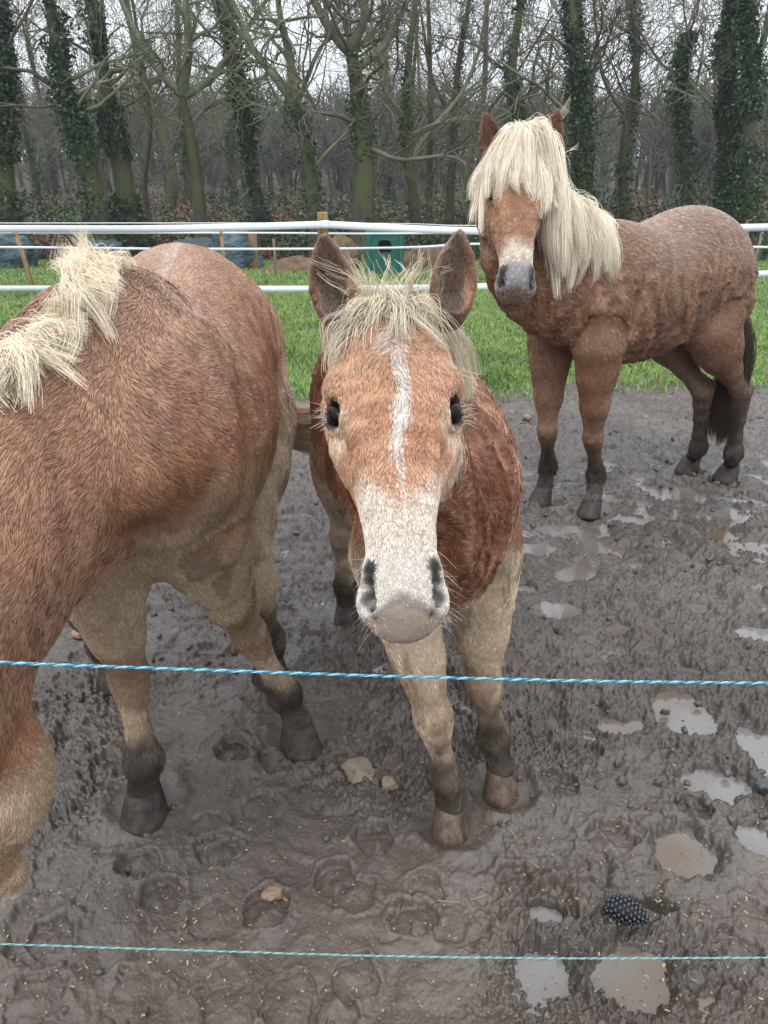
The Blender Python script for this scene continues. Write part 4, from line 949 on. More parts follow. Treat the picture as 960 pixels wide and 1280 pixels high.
# ================================================================== young horse, facing the camera
def young_horse():
    s = .80; hd = np.array([.16, -1.0])
    hRF, hLF = G(566, 1046), G(630, 1000)
    org_f = (G(566, 1046) + G(630, 1000)) / 2
    h2 = nrm(np.array([*hd, 0.])); org_f[0] -= .14; org_f[1] += .12; org = org_f - h2 * (.50 * s)
    f, h, l = local_frame(org, hd)
    root = empty('horse', tuple(f(0, 0, 0)))
    tag(root, 'young chestnut horse facing the viewer with a white blaze, pricked ears and pale muzzle', 'horse')
    B = Body(); torso(B, f, h, l, s, .74, .13, 1.0, .24, .74)
    # legs
    def J(px, py, z): return PZ(px, py, z)
    coRF, coLF = J(562, 1003, .065), J(625, 958, .065)
    kRF, kLF = J(541, 893, .365), J(604, 850, .37)
    fRF, fLF = J(556, 970, .15), J(617, 922, .15)
    eRF, eLF = f(.55 * s, -.10, .74), f(.55 * s, .11, .75)
    fore_leg(B, eRF, kRF, fRF, coRF, l, s * .95, w=1.05); fore_leg(B, eLF, kLF, fLF, coLF, l, s * .95, w=1.05)
    coRH = J(432, 755, .065); fRH = J(431, 732, .15); hkRH = J(428, 672, .42)
    sRH = f(-.42 * s, -.13, .72); hind_leg(B, f(-.5 * s, -.10, .9), sRH, hkRH, fRH, coRH, l, h, s * .92)
    off = l * .20 + h * .05
    hind_leg(B, f(-.5 * s, .10, .9), f(-.42 * s, .13, .72), hkRH + off, fRH + off, coRH + off, l, h, s * .92)
    # head
    poll, muz = P(488, 388, 1.13), P(507, 762, .875)
    H = HeadFrame(poll, muz, np.array([0, -.6, .8]))
    head(B, H, .198, 1.13)
    B.chain([f(.42 * s, 0, .98), f(.68 * s, 0, .93), H.p(.42, 0, -.52) * .5 + f(.78 * s, 0, .95) * .5, H.p(.18, 0, -.33), H.p(.08, 0, -.17)],
            [(.13, .22), (.125, .21), (.10, .18), (.082, .14), (.07, .10)], l, .05, NECK, 12)
    ear(B, P(425, 402, 1.155), P(407, 297, 1.15), np.array([-.18, -1, .05]), .070)
    ear(B, P(561, 396, 1.155), P(571, 293, 1.15), np.array([.22, -1, .05]), .070)
    V, Q = B.build(.0062 if not QUICK else .009); NV = vnormals(V, Q); T, FL = B.near(V)
    V = ridges(V, NV, FL, .0105, np.isin(T, (TORSO, NECK)) * sstep(.55, .7, V[:, 2]), 20); NV = vnormals(V, Q)
    u, w, n = H.loc(V); ishead = (T == HEAD)
    # ---- colour
    nz = fbm3(V, 9, 3, 1)
    col = mixc2(np.tile(np.array([.37, .165, .088]), (len(V), 1)), CHEST_D * 1.4, .5 + nz * .4)
    side = np.abs((V - f(0, 0, 0)) @ l)
    zrel = V[:, 2]
    col = mixc2(col, CREAM * .9, sstep(.82, .72, zrel + nz * .05) * (~ishead) * sstep(-.05, .12, (V - f(0, 0, 0)) @ h))
    stk = noise3((V + .03 * np.stack([noise3(V, 7, 71), noise3(V, 7, 72), 0 * nz], -1)) * [1, 1, .22], 52, 73)
    col = mixc2(col, [.13, .055, .03], sstep(.0, .45, stk) * np.isin(T, (TORSO, NECK)) * .6); col = mixc2(col, [.50, .27, .16], sstep(.15, .5, -stk) * np.isin(T, (TORSO, NECK)) * .5)
    # pale breast between the forelegs
    col = leg_cols(V, col, T, .25, .70, CREAM * 1.15, .09)
    face = np.array([.38, .175, .088]); face2 = np.array([.48, .26, .145])
    hc = mixc2(np.tile(face, (len(V), 1)), face2, .5 + .8 * noise3(V, 22, 4))
    hc = mixc2(hc, np.array([.44, .26, .155]), sstep(.42, .2, u) * .5)
    wl = .008 + .022 * np.exp(-((u - .16) / .07) ** 2) + .012 * np.exp(-((u - .4) / .1) ** 2)
    blz = sstep(1.5, .6, np.abs(w - .01 + .01 * np.sin(u * 14)) / (wl * (1 + .5 * noise3(V, 45, 8)))) * sstep(.04, .11, u) * (n > -.12)
    hc = mixc2(hc, WHITE, blz * (.88 - .45 * sstep(.3, .14, u)))
    wide = .03 + .14 * sstep(.60, .76, u + noise3(V, 30, 9) * .03 + np.abs(w) * -.35)
    mz = sstep(.60, .72, u + noise3(V, 40, 2) * .03 + (np.abs(w) - .03) * .9 * (n > -.13))
    hc = mixc2(hc, np.array([.60, .50, .41]), mz)
    hc = mixc2(hc, WHITE, sstep(.78, .88, u) * .7)
    pale = sstep(.075, .03, np.hypot((u - .405) * 1.0, (np.abs(w) - .175))) ; hc = mixc2(hc, np.array([.55, .43, .32]), pale * .6)
    hc = mixc2(hc, CREAM * .95, sstep(-.19, -.27, n) * .8)
    # grey skin between the nostrils and on the lips
    g = sstep(.045, .024, np.abs(w) - .002 - .03 * sstep(.94, .98, u)) * sstep(.93, .955, u + noise3(V, 50, 5) * .012 - .25 * np.abs(w))
    hc = mixc2(hc, np.array([.30, .265, .245]), g * .9); hc = mixc2(hc, np.array([.46, .37, .29]), sstep(.97, .975, u + noise3(V, 60, 3) * .008)); hc = mixc2(hc, np.array([.045, .035, .03]), 0 * u + sstep(-.185, -.20, n) * sstep(.85, .95, u))
    ns = np.min([np.linalg.norm(V - H.p(a, sy * b, c), axis=1) for sy in (-1, 1) for a, b, c in ((.865, .09, -.045), (.895, .095, -.06), (.93, .082, -.085), (.955, .06, -.10))], 0) / H.L
    hc = mixc2(hc, np.array([.16, .145, .14]), sstep(.036, .022, ns))
    hc = mixc2(hc, np.array([.030, .026, .024]), sstep(.029, .017, ns))  # shade inside the nostril holes deepened by near-black colour
    ed = np.min([np.linalg.norm((V - eye_axes(H, sy, .198)[0] - eye_axes(H, sy, .198)[1] * .02 * H.L), axis=1) for sy in (-1, 1)], 0) / H.L
    hc = mixc2(hc, np.array([.05, .035, .03]), sstep(.058, .044, ed))
    col = np.where(ishead[:, None], hc, col)
    er = T == EAR
    ec = mixc2(np.tile(np.array([.20, .10, .058]), (len(V), 1)), [.34, .19, .11], .5 + noise3(V, 30, 7))
    inn = NV @ nrm(np.array([0, -1, 0.]))
    eb = [(P(425, 402, 1.155), P(407, 297, 1.15)), (P(561, 396, 1.155), P(571, 293, 1.15))]
    dx = np.full(len(V), 9.)
    for b0, t0 in eb:
        a0 = t0 - b0; tt_ = np.clip((V - b0) @ a0 / (a0 @ a0), 0, 1); dx = np.minimum(dx, np.linalg.norm((V - b0 - tt_[:, None] * a0)[:, [0, 2]], axis=1) / (.030 * np.sin(np.clip(tt_ * 2.6 + .5, 0, 3.14)) + .004))
    ec = mixc2(ec, [.085, .052, .034], sstep(.95, .6, dx + .25 * noise3(V, 60, 17)) * .85)
    col = np.where(er[:, None], ec, col); col = np.clip(col, .01, .9)
    mesh('body', V, Q, M_BODY, root, col=col * .72)
    eyes(H, root, .198)
    for c, hh in ((coRF, h), (coLF, h)): hoof('hoof', c, nrm(h - np.array([.1, 0, 0])), l, s * .92, root, M_HOOF2)
    hoof('hoof', coRH, h, l, s * .92, root, M_HOOF); hoof('hoof', coRH + off, h, l, s * .92, root, M_HOOF)
    # ---- coat
    FLh = np.where(ishead[:, None], H.u[None, :] + np.sign(w)[:, None] * H.w[None, :] * .6 * sstep(.5, .1, u)[:, None] - H.n[None, :] * .2, FL)
    ln = np.where(ishead, .006 + .008 * sstep(.75, .3, u), .017); ln = np.where(er, .007, ln); ln = np.where(ishead, ln * (1 - .5 * sstep(.10, .06, ed)) * (1 - .5 * sstep(.78, .9, u)), ln)
    lowleg = np.isin(T, (FORE, HIND)) * 1.0; ln = ln * (1 - .35 * lowleg)
    fet = sstep(.07, .12, V[:, 2]) * sstep(.22, .14, V[:, 2]) * lowleg; ln = ln + fet * .014
    lift = np.where(ishead, .28, .25)
    nfront = np.clip(-NV[:, 1] * .7 + .5 + .3 * NV[:, 2], .12, 1)
    wgt = np.where(ishead | er, 1.0, .55) * nfront * (1 - sstep(.94, .975, u) * ishead * .8) * (1 - ishead * sstep(.062, .052, ed)) * (1 - ishead * sstep(.036, .024, ns)) * (1 - .8 * ishead * g)
    hm = (ishead | er)
    fur('face_coat', V, Q, NV, FLh, col, ln, lift, 95000, wgt * hm, root, .00042, .5, 15000)
    fur('coat', V, Q, NV, FLh, col, ln, lift * .45, 130000, wgt * ~hm, root, .0005, .75, 11000)
    # ---- forelock and mane
    r = []; m1 = []; m2 = []; t = []
    for i in range(15):
        a = (i - 7) / 7
        r.append(H.p(-.03 + .02 * abs(a), a * .075, .0))
        m1.append(H.p(.04, a * .12, .035)); m2.append(H.p(.13, a * .175 - (.02 if a < 0 else 0), .022 - .06 * abs(a) ** 2)); t.append(H.p(.24 - .07 * (a > 0) + .02 * math.sin(i * 5), a * .24 + .03 * math.sin(i * 3), -.01 - .12 * abs(a) ** 1.6))
    locks('forelock', r, [m1, m2], t, 800, root, BLOND * .92, .0005, .007, .020, clumpn=3.2, seed=4, len_var=.55, wav=.004)
    # short upright wisps on the poll
    r = [H.p(-.06, (i - 7) * .016, .0) for i in range(15)]; m1 = [H.p(-.10, (i - 7) * .022, .05) for i in range(15)]; t = [H.p(-.13 + .02 * math.sin(i * 4), (i - 7) * .034, .085 + .03 * math.sin(i * 7)) for i in range(15)]
    locks('poll_tuft', r, [m1], t, 260, root, BLOND * .95, .0004, .006, .018, clumpn=2, seed=9, len_var=.5)
    # mane hanging down the near side of the neck
    cr = spline([H.p(-.03, .04, -.02), H.p(.0, .06, -.22) + np.array([0, .12, .03]), f(.60 * s, 0, 1.14), f(.42 * s, 0, 1.19)], 12)
    mm = cr + l * .075 + np.array([0, 0, -.03]); tt = cr + l * .10 + np.array([0, 0, -.15])
    locks('mane', cr, [mm], tt, 1700, root, BLOND, .0006, .008, .012, clumpn=3, seed=12)
    # tail
    tb = f(-.80 * s, 0, 1.02); 
    r = [tb + l * a for a in (-.02, 0, .02)]; m1 = [tb - h * .10 + l * a + np.array([0, 0, -.15]) for a in (-.04, 0, .04)]; t = [tb - h * .08 + l * a + np.array([0, 0, -.66]) for a in (-.06, 0, .06)]
    locks('tail', r, [m1], t, 900, root, BLOND * .6, .001, .02, .02, clumpn=6, seed=13)
    # whiskers and lashes
    ws = []
    rr = np.random.default_rng(3)
    for i in range(60):
        sy = rr.choice([-1, 1]); uu = rr.uniform(.76, .97); p0 = H.p(uu, sy * rr.uniform(.06, .10), rr.uniform(-.22, -.10)); d = nrm(H.w * sy * rr.uniform(.5, 1.1) + H.u * rr.uniform(-.2, .8) - H.n * rr.uniform(-.1, .9)) * rr.uniform(.015, .05)
        ws.append([p0, p0 + d * .5, p0 + d + np.array([0, 0, -.006])])
    for i in range(50):
        sy = rr.choice([-1, 1]); p0 = H.p(rr.uniform(.29, .37), sy * .20, rr.uniform(-.125, -.08)); d = nrm(H.w * sy * 1. + H.u * rr.uniform(-.5, .7) + H.n * rr.uniform(-.2, .6)) * rr.uniform(.01, .03)
        ws.append([p0, p0 + d * .5, p0 + d + H.u * .004])
    curves('whiskers', np.array(ws), np.array([.00022, .00018, .00008]), M_MANE, root, np.tile([.62, .55, .45], (len(ws), 1)))
    return root

# ================================================================== adult horse on the right, head towards the camera
def adult_right():
    s = 1.0
    fr = (G(680, 630) + G(741, 648)) / 2; hr = (G(863, 598) + G(914, 608)) / 2
    hd = np.array([-.82, -.57]); h2 = nrm(np.array([*hd, 0])); org = fr - h2 * .42 * s
    f, h, l = local_frame(org, hd)
    root = empty('horse', tuple(f(0, 0, 0)))
    tag(root, 'chestnut horse with long blond forelock over its eyes, standing by the grass', 'horse')
    B = Body(); torso(B, f, h, l, s, .80, .16, .76, .04)
    coRF, coLF = PZ(681, 608, .07), PZ(742, 623, .07)
    kRF, kLF = PZ(684, 538, .44), PZ(741, 546, .44); fRF, fLF = PZ(685, 582, .19), PZ(745, 593, .19)
    fore_leg(B, f(.50, -.15, .88), kRF, fRF, coRF, l, 1.0, w=.86); fore_leg(B, f(.50, .15, .88), kLF, fLF, coLF, l, 1.0, w=.86)
    coRH, coLH = PZ(866, 571, .08), PZ(914, 581, .08); fRH, fLH = PZ(873, 558, .19), PZ(917, 565, .19); kRH, kLH = PZ(878, 490, .54), PZ(926, 492, .54)
    hind_leg(B, f(-.46, -.12, 1.1), f(-.36, -.17, .88), kRH, fRH, coRH, l, h, 1.0, w=.85); hind_leg(B, f(-.46, .12, 1.1), f(-.36, .17, .88), kLH, fLH, coLH, l, h, 1.0, w=.85)
    poll, muz = P(650, 172, 2.98), P(649, 358, 2.80)
    H = HeadFrame(poll, muz, np.array([0, -.95, .3])); head(B, H)
    B.chain([f(.42, 0, 1.16), f(.66, 0, 1.20), f(.86, .0, 1.30) * .55 + H.p(.35, 0, -.5) * .45, H.p(.16, 0, -.40), H.p(.06, 0, -.17)],
            [(.15, .28), (.135, .27), (.10, .23), (.085, .18), (.075, .11)], nrm(l + np.array([.5, 0, 0])), .05, NECK, 12)
    ear(B, P(618, 200, 2.99), P(608, 143, 2.97), np.array([-.25, -1, .0]), .095); ear(B, P(683, 196, 2.99), P(693, 139, 2.97), np.array([.3, -1, .0]), .095)
    V, Q = B.build(.0095 if not QUICK else .013); NV = vnormals(V, Q); T, FL = B.near(V)
    V = ridges(V, NV, FL, .014, np.isin(T, (TORSO, NECK)) * sstep(1.35, 1.15, V[:, 2]), 17, 50); NV = vnormals(V, Q)
    u, w, n = H.loc(V); ishead = T == HEAD
    lx = (V - f(0, 0, 0)) @ h; ly = (V - f(0, 0, 0)) @ l
    nz = fbm3(V, 6, 3, 31); n2 = fbm3(V, 3, 2, 37)
    col = mixc2(np.tile(np.array([.29, .145, .082]), (len(V), 1)), np.array([.18, .092, .055]), .5 + nz * .5)
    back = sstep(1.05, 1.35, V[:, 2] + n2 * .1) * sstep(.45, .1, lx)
    col = mixc2(col, [.25, .165, .12], back * .7)                               # greyer brown over the top of the back
    col = mixc2(col, [.075, .055, .042], sstep(-.42, -.62, lx + n2 * .15) * sstep(1.4, 1.1, V[:, 2]) * (.45 + nz * .5))   # muddy quarters
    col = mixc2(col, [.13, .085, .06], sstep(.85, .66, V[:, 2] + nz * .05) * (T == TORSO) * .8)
    stk = noise3((V + .05 * np.stack([noise3(V, 5, 71), noise3(V, 5, 72), 0 * nz], -1)) * [1, 1, .16], 34, 73)
    col = mixc2(col, [.085, .045, .028], sstep(.0, .45, stk) * sstep(1.28, 1.0, V[:, 2] + n2 * .1) * (T == TORSO) * .5)     # wet streaks down the barrel
    col = mixc2(col, [.36, .22, .14], sstep(.1, .5, -stk) * sstep(1.3, 1.1, V[:, 2]) * (T == TORSO) * .4)
    col = leg_cols(V, col, T, .33, -1, CREAM, .10, seed=8)
    lo = sstep(.62, .42, V[:, 2] + nz * .08) * np.isin(T, (FORE,)); col = mixc2(col, [.2, .12, .075], lo * .5 * sstep(.3, .42, V[:, 2]))
    hind = np.isin(T, (HIND,)); col = mixc2(col, MUD * 1.3, hind * sstep(.85, .45, V[:, 2] + nz * .1) * .75)
    hc = np.tile(np.array([.27, .12, .06]), (len(V), 1)); hc = mixc2(hc, [.36, .19, .10], sstep(.02, .15, np.abs(w)))
    hc = mixc2(hc, [.6, .5, .4], sstep(.66, .78, u + noise3(V, 20, 2) * .03)); hc = mixc2(hc, [.26, .245, .25], sstep(.8, .9, u + noise3(V, 14, 2) * .03) * (n > -.2))
    hc = mixc2(hc, [.2, .14, .1], sstep(.955, .975, u))
    ns = np.min([np.linalg.norm(V - H.p(a, sy * b, c), axis=1) for sy in (-1, 1) for a, b, c in ((.865, .09, -.045), (.895, .095, -.06), (.93, .082, -.085))], 0) / H.L
    hc = mixc2(hc, [.03, .028, .028], sstep(.05, .02, ns))
    col = np.where(ishead[:, None], hc, col)
    col = np.where((T == EAR)[:, None], np.array([.13, .05, .027]), col)
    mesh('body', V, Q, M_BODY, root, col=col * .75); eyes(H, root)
    for c in (coRF, coLF): hoof('hoof', c, nrm(h + np.array([0, -.4, 0])), l, s, root, M_HOOF)
    for c in (coRH, coLH): hoof('hoof', c, h, l, s, root, M_HOOF)
    low = np.isin(T, (FORE, HIND)) * 1.0; fet = sstep(.06, .12, V[:, 2]) * sstep(.27, .17, V[:, 2]) * low
    ln = np.where(ishead, .012, .022) * (1 - .3 * low) + fet * .03
    wgt = np.clip(-NV[:, 1] * .6 + .5 + .3 * NV[:, 2], .1, 1)
    fur('coat', V, Q, NV, FL, col, ln, np.full(len(V), .13), 130000, wgt, root, .0011, .9, 9000)
    # ---- forelock: thick curtain over the face to below the eyes
    r = []; m1 = []; m2 = []; t = []
    for i in range(17):
        a = (i - 8) / 8
        r.append(H.p(-.05 + .03 * abs(a), a * .040, .0)); m1.append(H.p(.05, a * .105, .060 - .03 * abs(a))); m2.append(H.p(.30, a * .235, .03 - .09 * abs(a) ** 2))
        e = .42 + .20 * abs(a) ** 1.3 + .03 * math.sin(i * 7)
        t.append(H.p(e, a * .26, -.01 - .13 * abs(a) ** 1.5))
    locks('forelock', r, [m1, m2], t, 6000, root, BLOND * [1.22, 1.24, 1.3], .0009, .012, .022, clumpn=3.4, seed=21, len_var=.5, colsd=.08)
    # ---- mane over the left side of the neck
    cr = spline([H.p(-.07, .05, -.02), H.p(-.05, .10, -.22), f(.86, 0, 1.60), f(.68, 0, 1.50), f(.50, 0, 1.44)], 16)
    L_ = np.linspace(.62, .22, 16)[:, None] ; L_[:4] *= .9
    mm = cr + l * .10 + np.array([0, 0, -.02]) - np.array([0, .03, 0]); m3 = cr + l * .17 + np.array([0, 0, -1.]) * L_ * .55 - np.array([0, .03, 0]); tt = cr + l * .19 + np.array([0, 0, -1.]) * L_ - h * .02
    locks('mane', cr, [mm, m3], tt, 5200, root, BLOND * [1.18, 1.2, 1.26], .0009, .018, .034, clumpn=3.0, seed=23, len_var=.55)
    # two loose wisps beside the far ear
    a0 = H.p(-.03, .11, -.02)
    st = [[a0, a0 + np.array([.05, 0, .03]), a0 + np.array([.09, 0, .06 + .01 * i]), a0 + np.array([.12, 0, .10 + .012 * i])] for i in range(5)] + [[a0 + np.array([.03, 0, -.08]), a0 + np.array([.09, 0, -.07]), a0 + np.array([.13, 0, -.05]), a0 + np.array([.17, 0, -.045 + .008 * i])] for i in range(4)]
    curves('mane_wisps', np.array(st), np.array([.0012, .0011, .0009, .0004]), M_MANE, root, np.tile(BLOND * 1.15, (9, 1)))
    tb = f(-.50, 0, 1.22)
    r = [tb + l * a for a in (-.03, 0, .03)]; m0 = [tb - h * .05 + l * a + np.array([0, 0, -.14]) for a in (-.05, 0, .05)]
    q = (kRH + kLH) / 2 - h * .05
    m1 = [np.array([q[0], q[1], .75]) - h * .0 + l * a for a in (-.06, 0, .06)]; t = [np.array([q[0], q[1], .22]) + l * a - h * .01 for a in (-.05, 0, .05)]
    locks('tail', r, [m0, m1], t, 4500, root, np.array([.045, .03, .024]), .0012, .025, .02, clumpn=8, seed=25)
    return root

# ================================================================== adult horse at the left edge, head down
def adult_left():
    s = .93; hd = np.array([.11, -1.0]); h2 = nrm(np.array([*hd, 0]))
    org = np.array([-.525, 1.50, 0]) - h2 * .50 * s
    f, h, l = local_frame(org, hd)
    root = empty('horse', tuple(f(0, 0, 0)))
    tag(root, 'chestnut horse at the left edge with its head lowered and pale spiky mane', 'horse')
    B = Body(); torso(B, f, h, l, s, .87, .12, 1.0, .10, .95)
    coRF, coLF = PZ(180, 984, .068), PZ(372, 902, .068); fRF, fLF = PZ(179, 950, .165), PZ(355, 866, .165)
    kRF, kLF = PZ(160, 840, .43), PZ(310, 790, .44)
    fore_leg(B, f(.54 * s, -.11, .80), kRF, fRF, coRF, l, .95, w=.86); fore_leg(B, f(.50 * s, .11, .82), kLF, fLF, coLF, l, .95, w=.86)
    hk = PZ(318, 735, .52); fL = PZ(334, 800, .2); cL = PZ(336, 815, .09)
    hind_leg(B, f(-.52 * s, .13, 1.08), f(-.42 * s, .19, .84), hk, fL, cL, l, h, 1.0)
    o2 = -l * .52 - h * .05
    hind_leg(B, f(-.52 * s, -.13, 1.08), f(-.42 * s, -.19, .84), hk + o2, fL + o2, cL + o2, l, h, 1.0)
    poll, muz = P(-122, 892, 1.14), P(-58, 1120, 1.45)
    H = HeadFrame(poll, muz, np.array([-1, -.2, .25])); head(B, H)
    B.chain([f(.40 * s, 0, 1.12), f(.62 * s, -.05, 1.10), P(15, 650, 1.22), P(-34, 755, 1.14), P(-62, 850, 1.12), H.p(.10, 0, -.16)],
            [(.18, .26), (.165, .24), (.12, .19), (.095, .16), (.075, .13), (.065, .09)], l, .05, NECK, 14)
    ear(B, H.p(.03, .08, -.06), P(-165, 760, 1.06), np.array([0, -1, 0]), .075); ear(B, H.p(.03, -.08, -.06), P(-185, 780, 1.16), np.array([-.3, -1, 0]), .075)
    V, Q = B.build(.0085 if not QUICK else .012); NV = vnormals(V, Q); T, FL = B.near(V)
    V = ridges(V, NV, FL, .0035, np.isin(T, (TORSO, NECK)) * 1.0, 20, 60); NV = vnormals(V, Q)
    u, w, n = H.loc(V); ishead = T == HEAD
    lx = (V - f(0, 0, 0)) @ h; ly = (V - f(0, 0, 0)) @ l
    nz = fbm3(V, 7, 3, 41); n2 = fbm3(V, 3, 2, 47)
    col = mixc2(np.tile(np.array([.44, .235, .135]), (len(V), 1)), np.array([.33, .16, .088]), .5 + nz * .5)
    col = mixc2(col, [.36, .21, .135], sstep(.9, 1.3, V[:, 2] + n2 * .1) * .45)
    col = mixc2(col, [.52, .34, .235], sstep(.0, .6, n2 + .4 * noise3(V, 13, 77)) * .45)
    col = mixc2(col, [.20, .10, .062], sstep(.1, .6, fbm3(V, 4.5, 2, 78)) * .45)
    stk = noise3((V + .04 * np.stack([noise3(V, 5, 81), noise3(V, 5, 82), noise3(V, 5, 83)], -1)) * [1, 1, .35], 40, 84); col = mixc2(col, [.19, .092, .055], sstep(.05, .5, stk) * sstep(1.38, 1.2, V[:, 2]) * .5)
    strp = sstep(.022, .006, np.abs(ly + .006 * np.sin(lx * 9)) ) * sstep(1.3, 1.36, V[:, 2]) * sstep(.45, .3, lx) * sstep(-.5, -.3, lx)
    col = mixc2(col, [.48, .36, .28], strp * .8)
    belly = sstep(.96, .84, V[:, 2] + nz * .05 - sstep(.3, .6, lx) * .07); col = mixc2(col, CREAM * [1.05, 1.04, 1.02], belly * np.isin(T, (TORSO,)) * .9)
    col = leg_cols(V, col, T, .25, .84, CREAM * [1.05, 1.03, 1.0], .06, seed=9)
    lr = np.isin(T, (FORE,)); col = mixc2(col, [.28, .16, .09], lr * sstep(.12, .02, np.abs(V[:, 2] - .46 + nz * .05)) * .6)
    hindm = (T == HIND) * 1.0; col = mixc2(col, MUD * 1.2, hindm * sstep(.5, .3, V[:, 2]) * .8)
    hc = mixc2(np.tile(np.array([.40, .25, .15]), (len(V), 1)), CREAM * 1.05, .5 + nz * .5); hc = mixc2(hc, [.40, .21, .12], sstep(.22, .08, u + noise3(V, 12, 4) * .04)); hc = mixc2(hc, WHITE * .95, sstep(.84, .96, u)); 
    col = np.where(ishead[:, None], hc, col)
    mesh('body', V, Q, M_BODY, root, col=np.clip(col * .75, .01, .9)); eyes(H, root)
    hoof('hoof', coRF, h, l, s * .98, root, M_HOOF); hoof('hoof', coLF, nrm(h + l * .2), l, s * .98, root, M_HOOF)
    hoof('hoof', cL, h, l, s, root, M_HOOF); hoof('hoof', cL + o2, h, l, s, root, M_HOOF)
    low = np.isin(T, (FORE, HIND)) * 1.0; fet = sstep(.06, .12, V[:, 2]) * sstep(.25, .16, V[:, 2]) * low
    ln = np.where(ishead, .010, .015) * (1 - .35 * low) + fet * .024
    wgt = np.clip(-NV[:, 1] * .5 + .35 + .35 * NV[:, 2] + .35 * NV[:, 0], .08, 1)
    fl = FL + l * np.sign(ly)[:, None] * .15
    fur('coat', V, Q, NV, fl, np.clip(col, .01, .9), ln, np.full(len(V), .25), 290000, wgt, root, .00056, .62, 45000, tone=.32)
    # mane: spiky crest from the withers down the neck, thrown to the near side
    S = surfer(V, Q)
    rp = spline([[118, 330], [104, 350], [88, 372], [66, 398], [42, 420], [20, 438], [-4, 452], [-24, 466]], 24)
    k = np.linspace(0, 1, 24)
    cr = np.array([S(x, y, .0) for x, y in rp]); mm = np.array([S(x + 22, y + 8 + 16 * q, .028) for (x, y), q in zip(rp, k)])
    tt = np.array([S(x + 40 - 4 * q, y + 28 + 30 * q, .012) for (x, y), q in zip(rp, k)])
    mm = np.where(np.linalg.norm(mm - cr, axis=1, keepdims=True) > .2, cr + [.04, 0, .02], mm)
    locks('mane', cr, [mm], tt, 4200, root, BLOND * 1.15, .00055, .010, .022, clumpn=2.3, seed=31, len_var=.5)
    ups = cr[:8]; kk = np.linspace(0, 1, 8)[:, None]
    locks('mane_crest', ups, [ups + np.array([-.012, .01, .03])], ups + np.array([-.02, .02, .075]) + np.array([-.01, 0, -.03]) * kk, 700, root, BLOND * 1.1, .0006, .01, .014, clumpn=2, seed=33, len_var=.5)
    # fall of mane at the edge of the picture
    r = [P(-20, 440, 1.22), P(0, 455, 1.22), P(20, 470, 1.23)]
    # tail swung out to the side
    tb = f(-.80 * s, 0, 1.22); e = PY(388, 528, tb[1] - .10)
    r = [tb + np.array([0, 0, a]) for a in (-.02, 0, .02)]
    m1 = [(tb * .6 + e * .4) + np.array([0, -.05, -.08 + a]) for a in (-.05, 0, .05)]; m2 = [e + np.array([-.08, 0, a - .02]) for a in (-.06, 0, .06)]; t = [e + np.array([.16, 0, a * 1.3 - .01]) for a in (-.07, 0, .07)]
    locks('tail', r, [m1, m2], t, 2600, root, np.array([.66, .50, .34]), .0009, .012, .012, clumpn=9, seed=35)
    return root
def dbg(V, nm):
    q = V - [0, 0, CAMH]; d = q[:, 1] * CP - q[:, 2] * SP; px = 480 + FPX * q[:, 0] / d; py = 640 - FPX * (q[:, 1] * SP + q[:, 2] * CP) / d
    for y in range(250, 1150, 50):
        s = np.abs(py - y) < 5
        if s.any(): print('DBG', nm, y, int(px[s].min()), int(px[s].max()))
adult_left(); adult_right(); young_horse()
print('TIMER', '41_horses', round(time.time() - T0, 1))
# ------------------------------------------------------------------ blue fence cords in front of the camera
def cord(label, pts, r, cols):
    p = spline([PY(*q) for q in pts], 3200); t = nrm(np.gradient(p, axis=0)); s = np.concatenate([[0], np.cumsum(np.linalg.norm(np.diff(p, axis=0), axis=1))])
    u = nrm(np.cross(t, [0, 0, 1.])); w = np.cross(u, t)
    root = empty('blue_wire', tuple(p[1600])); tag(root, label, 'fence cord', 'blue fence cords')
    for k in range(3):
        a = s / (r * 6.5) * 2 * math.pi / 2 + k * 2.0944; q = p + (u * np.cos(a)[:, None] + w * np.sin(a)[:, None]) * r * .52
        q = q + noise3(q, 60, k)[:, None] * .0003
        V, F = tubes([q], [np.full(len(q), r * .54)], 6); mesh('strand', V, F, cols[k], root)
    # fine steel filaments wound round it
    a = s / (r * 5) * 2 * math.pi / 2; q = p + (u * np.cos(a)[:, None] + w * np.sin(a)[:, None]) * r * 1.06
    V, F = tubes([q], [np.full(len(q), r * .12)], 4); m, nt, b = mat('steel_filament', .3, (.6, .62, .62)); b.inputs['Metallic'].default_value = .8; mesh('filament', V, F, m, root)
CB = simple('blue_twine', (.02, .22, .36), (.05, .34, .50), 200, .5, .3, .001); CB2 = simple('pale_blue_twine', (.16, .42, .50), (.35, .58, .62), 200, .5, .3, .001); CB3 = simple('deep_blue_twine', (.01, .10, .20), (.02, .18, .30), 200, .5, .3, .001)
CG = simple('faded_teal_twine', (.05, .20, .20), (.10, .30, .29), 200, .55, .3, .001); CG2 = simple('pale_teal_twine', (.22, .38, .36), (.38, .5, .46), 200, .55, .3, .001)
cord('upper bright blue twisted cord running across the legs of the middle horse', [(-1500, 735, .60), (-300, 812, .72), (0, 828, .74), (240, 837, .76), (480, 845, .78), (720, 851, .80), (960, 854, .82), (1300, 858, .85), (2500, 868, .93)], .0018, [CB, CB2, CB3])
cord('lower faded teal cord close above the mud at the bottom of the picture', [(-1500, 1130, .60), (-300, 1172, .72), (0, 1180, .74), (240, 1188, .76), (480, 1195, .78), (720, 1198, .80), (960, 1197, .82), (1300, 1195, .85), (2500, 1180, .93)], .0013, [CG, CG2, CG])
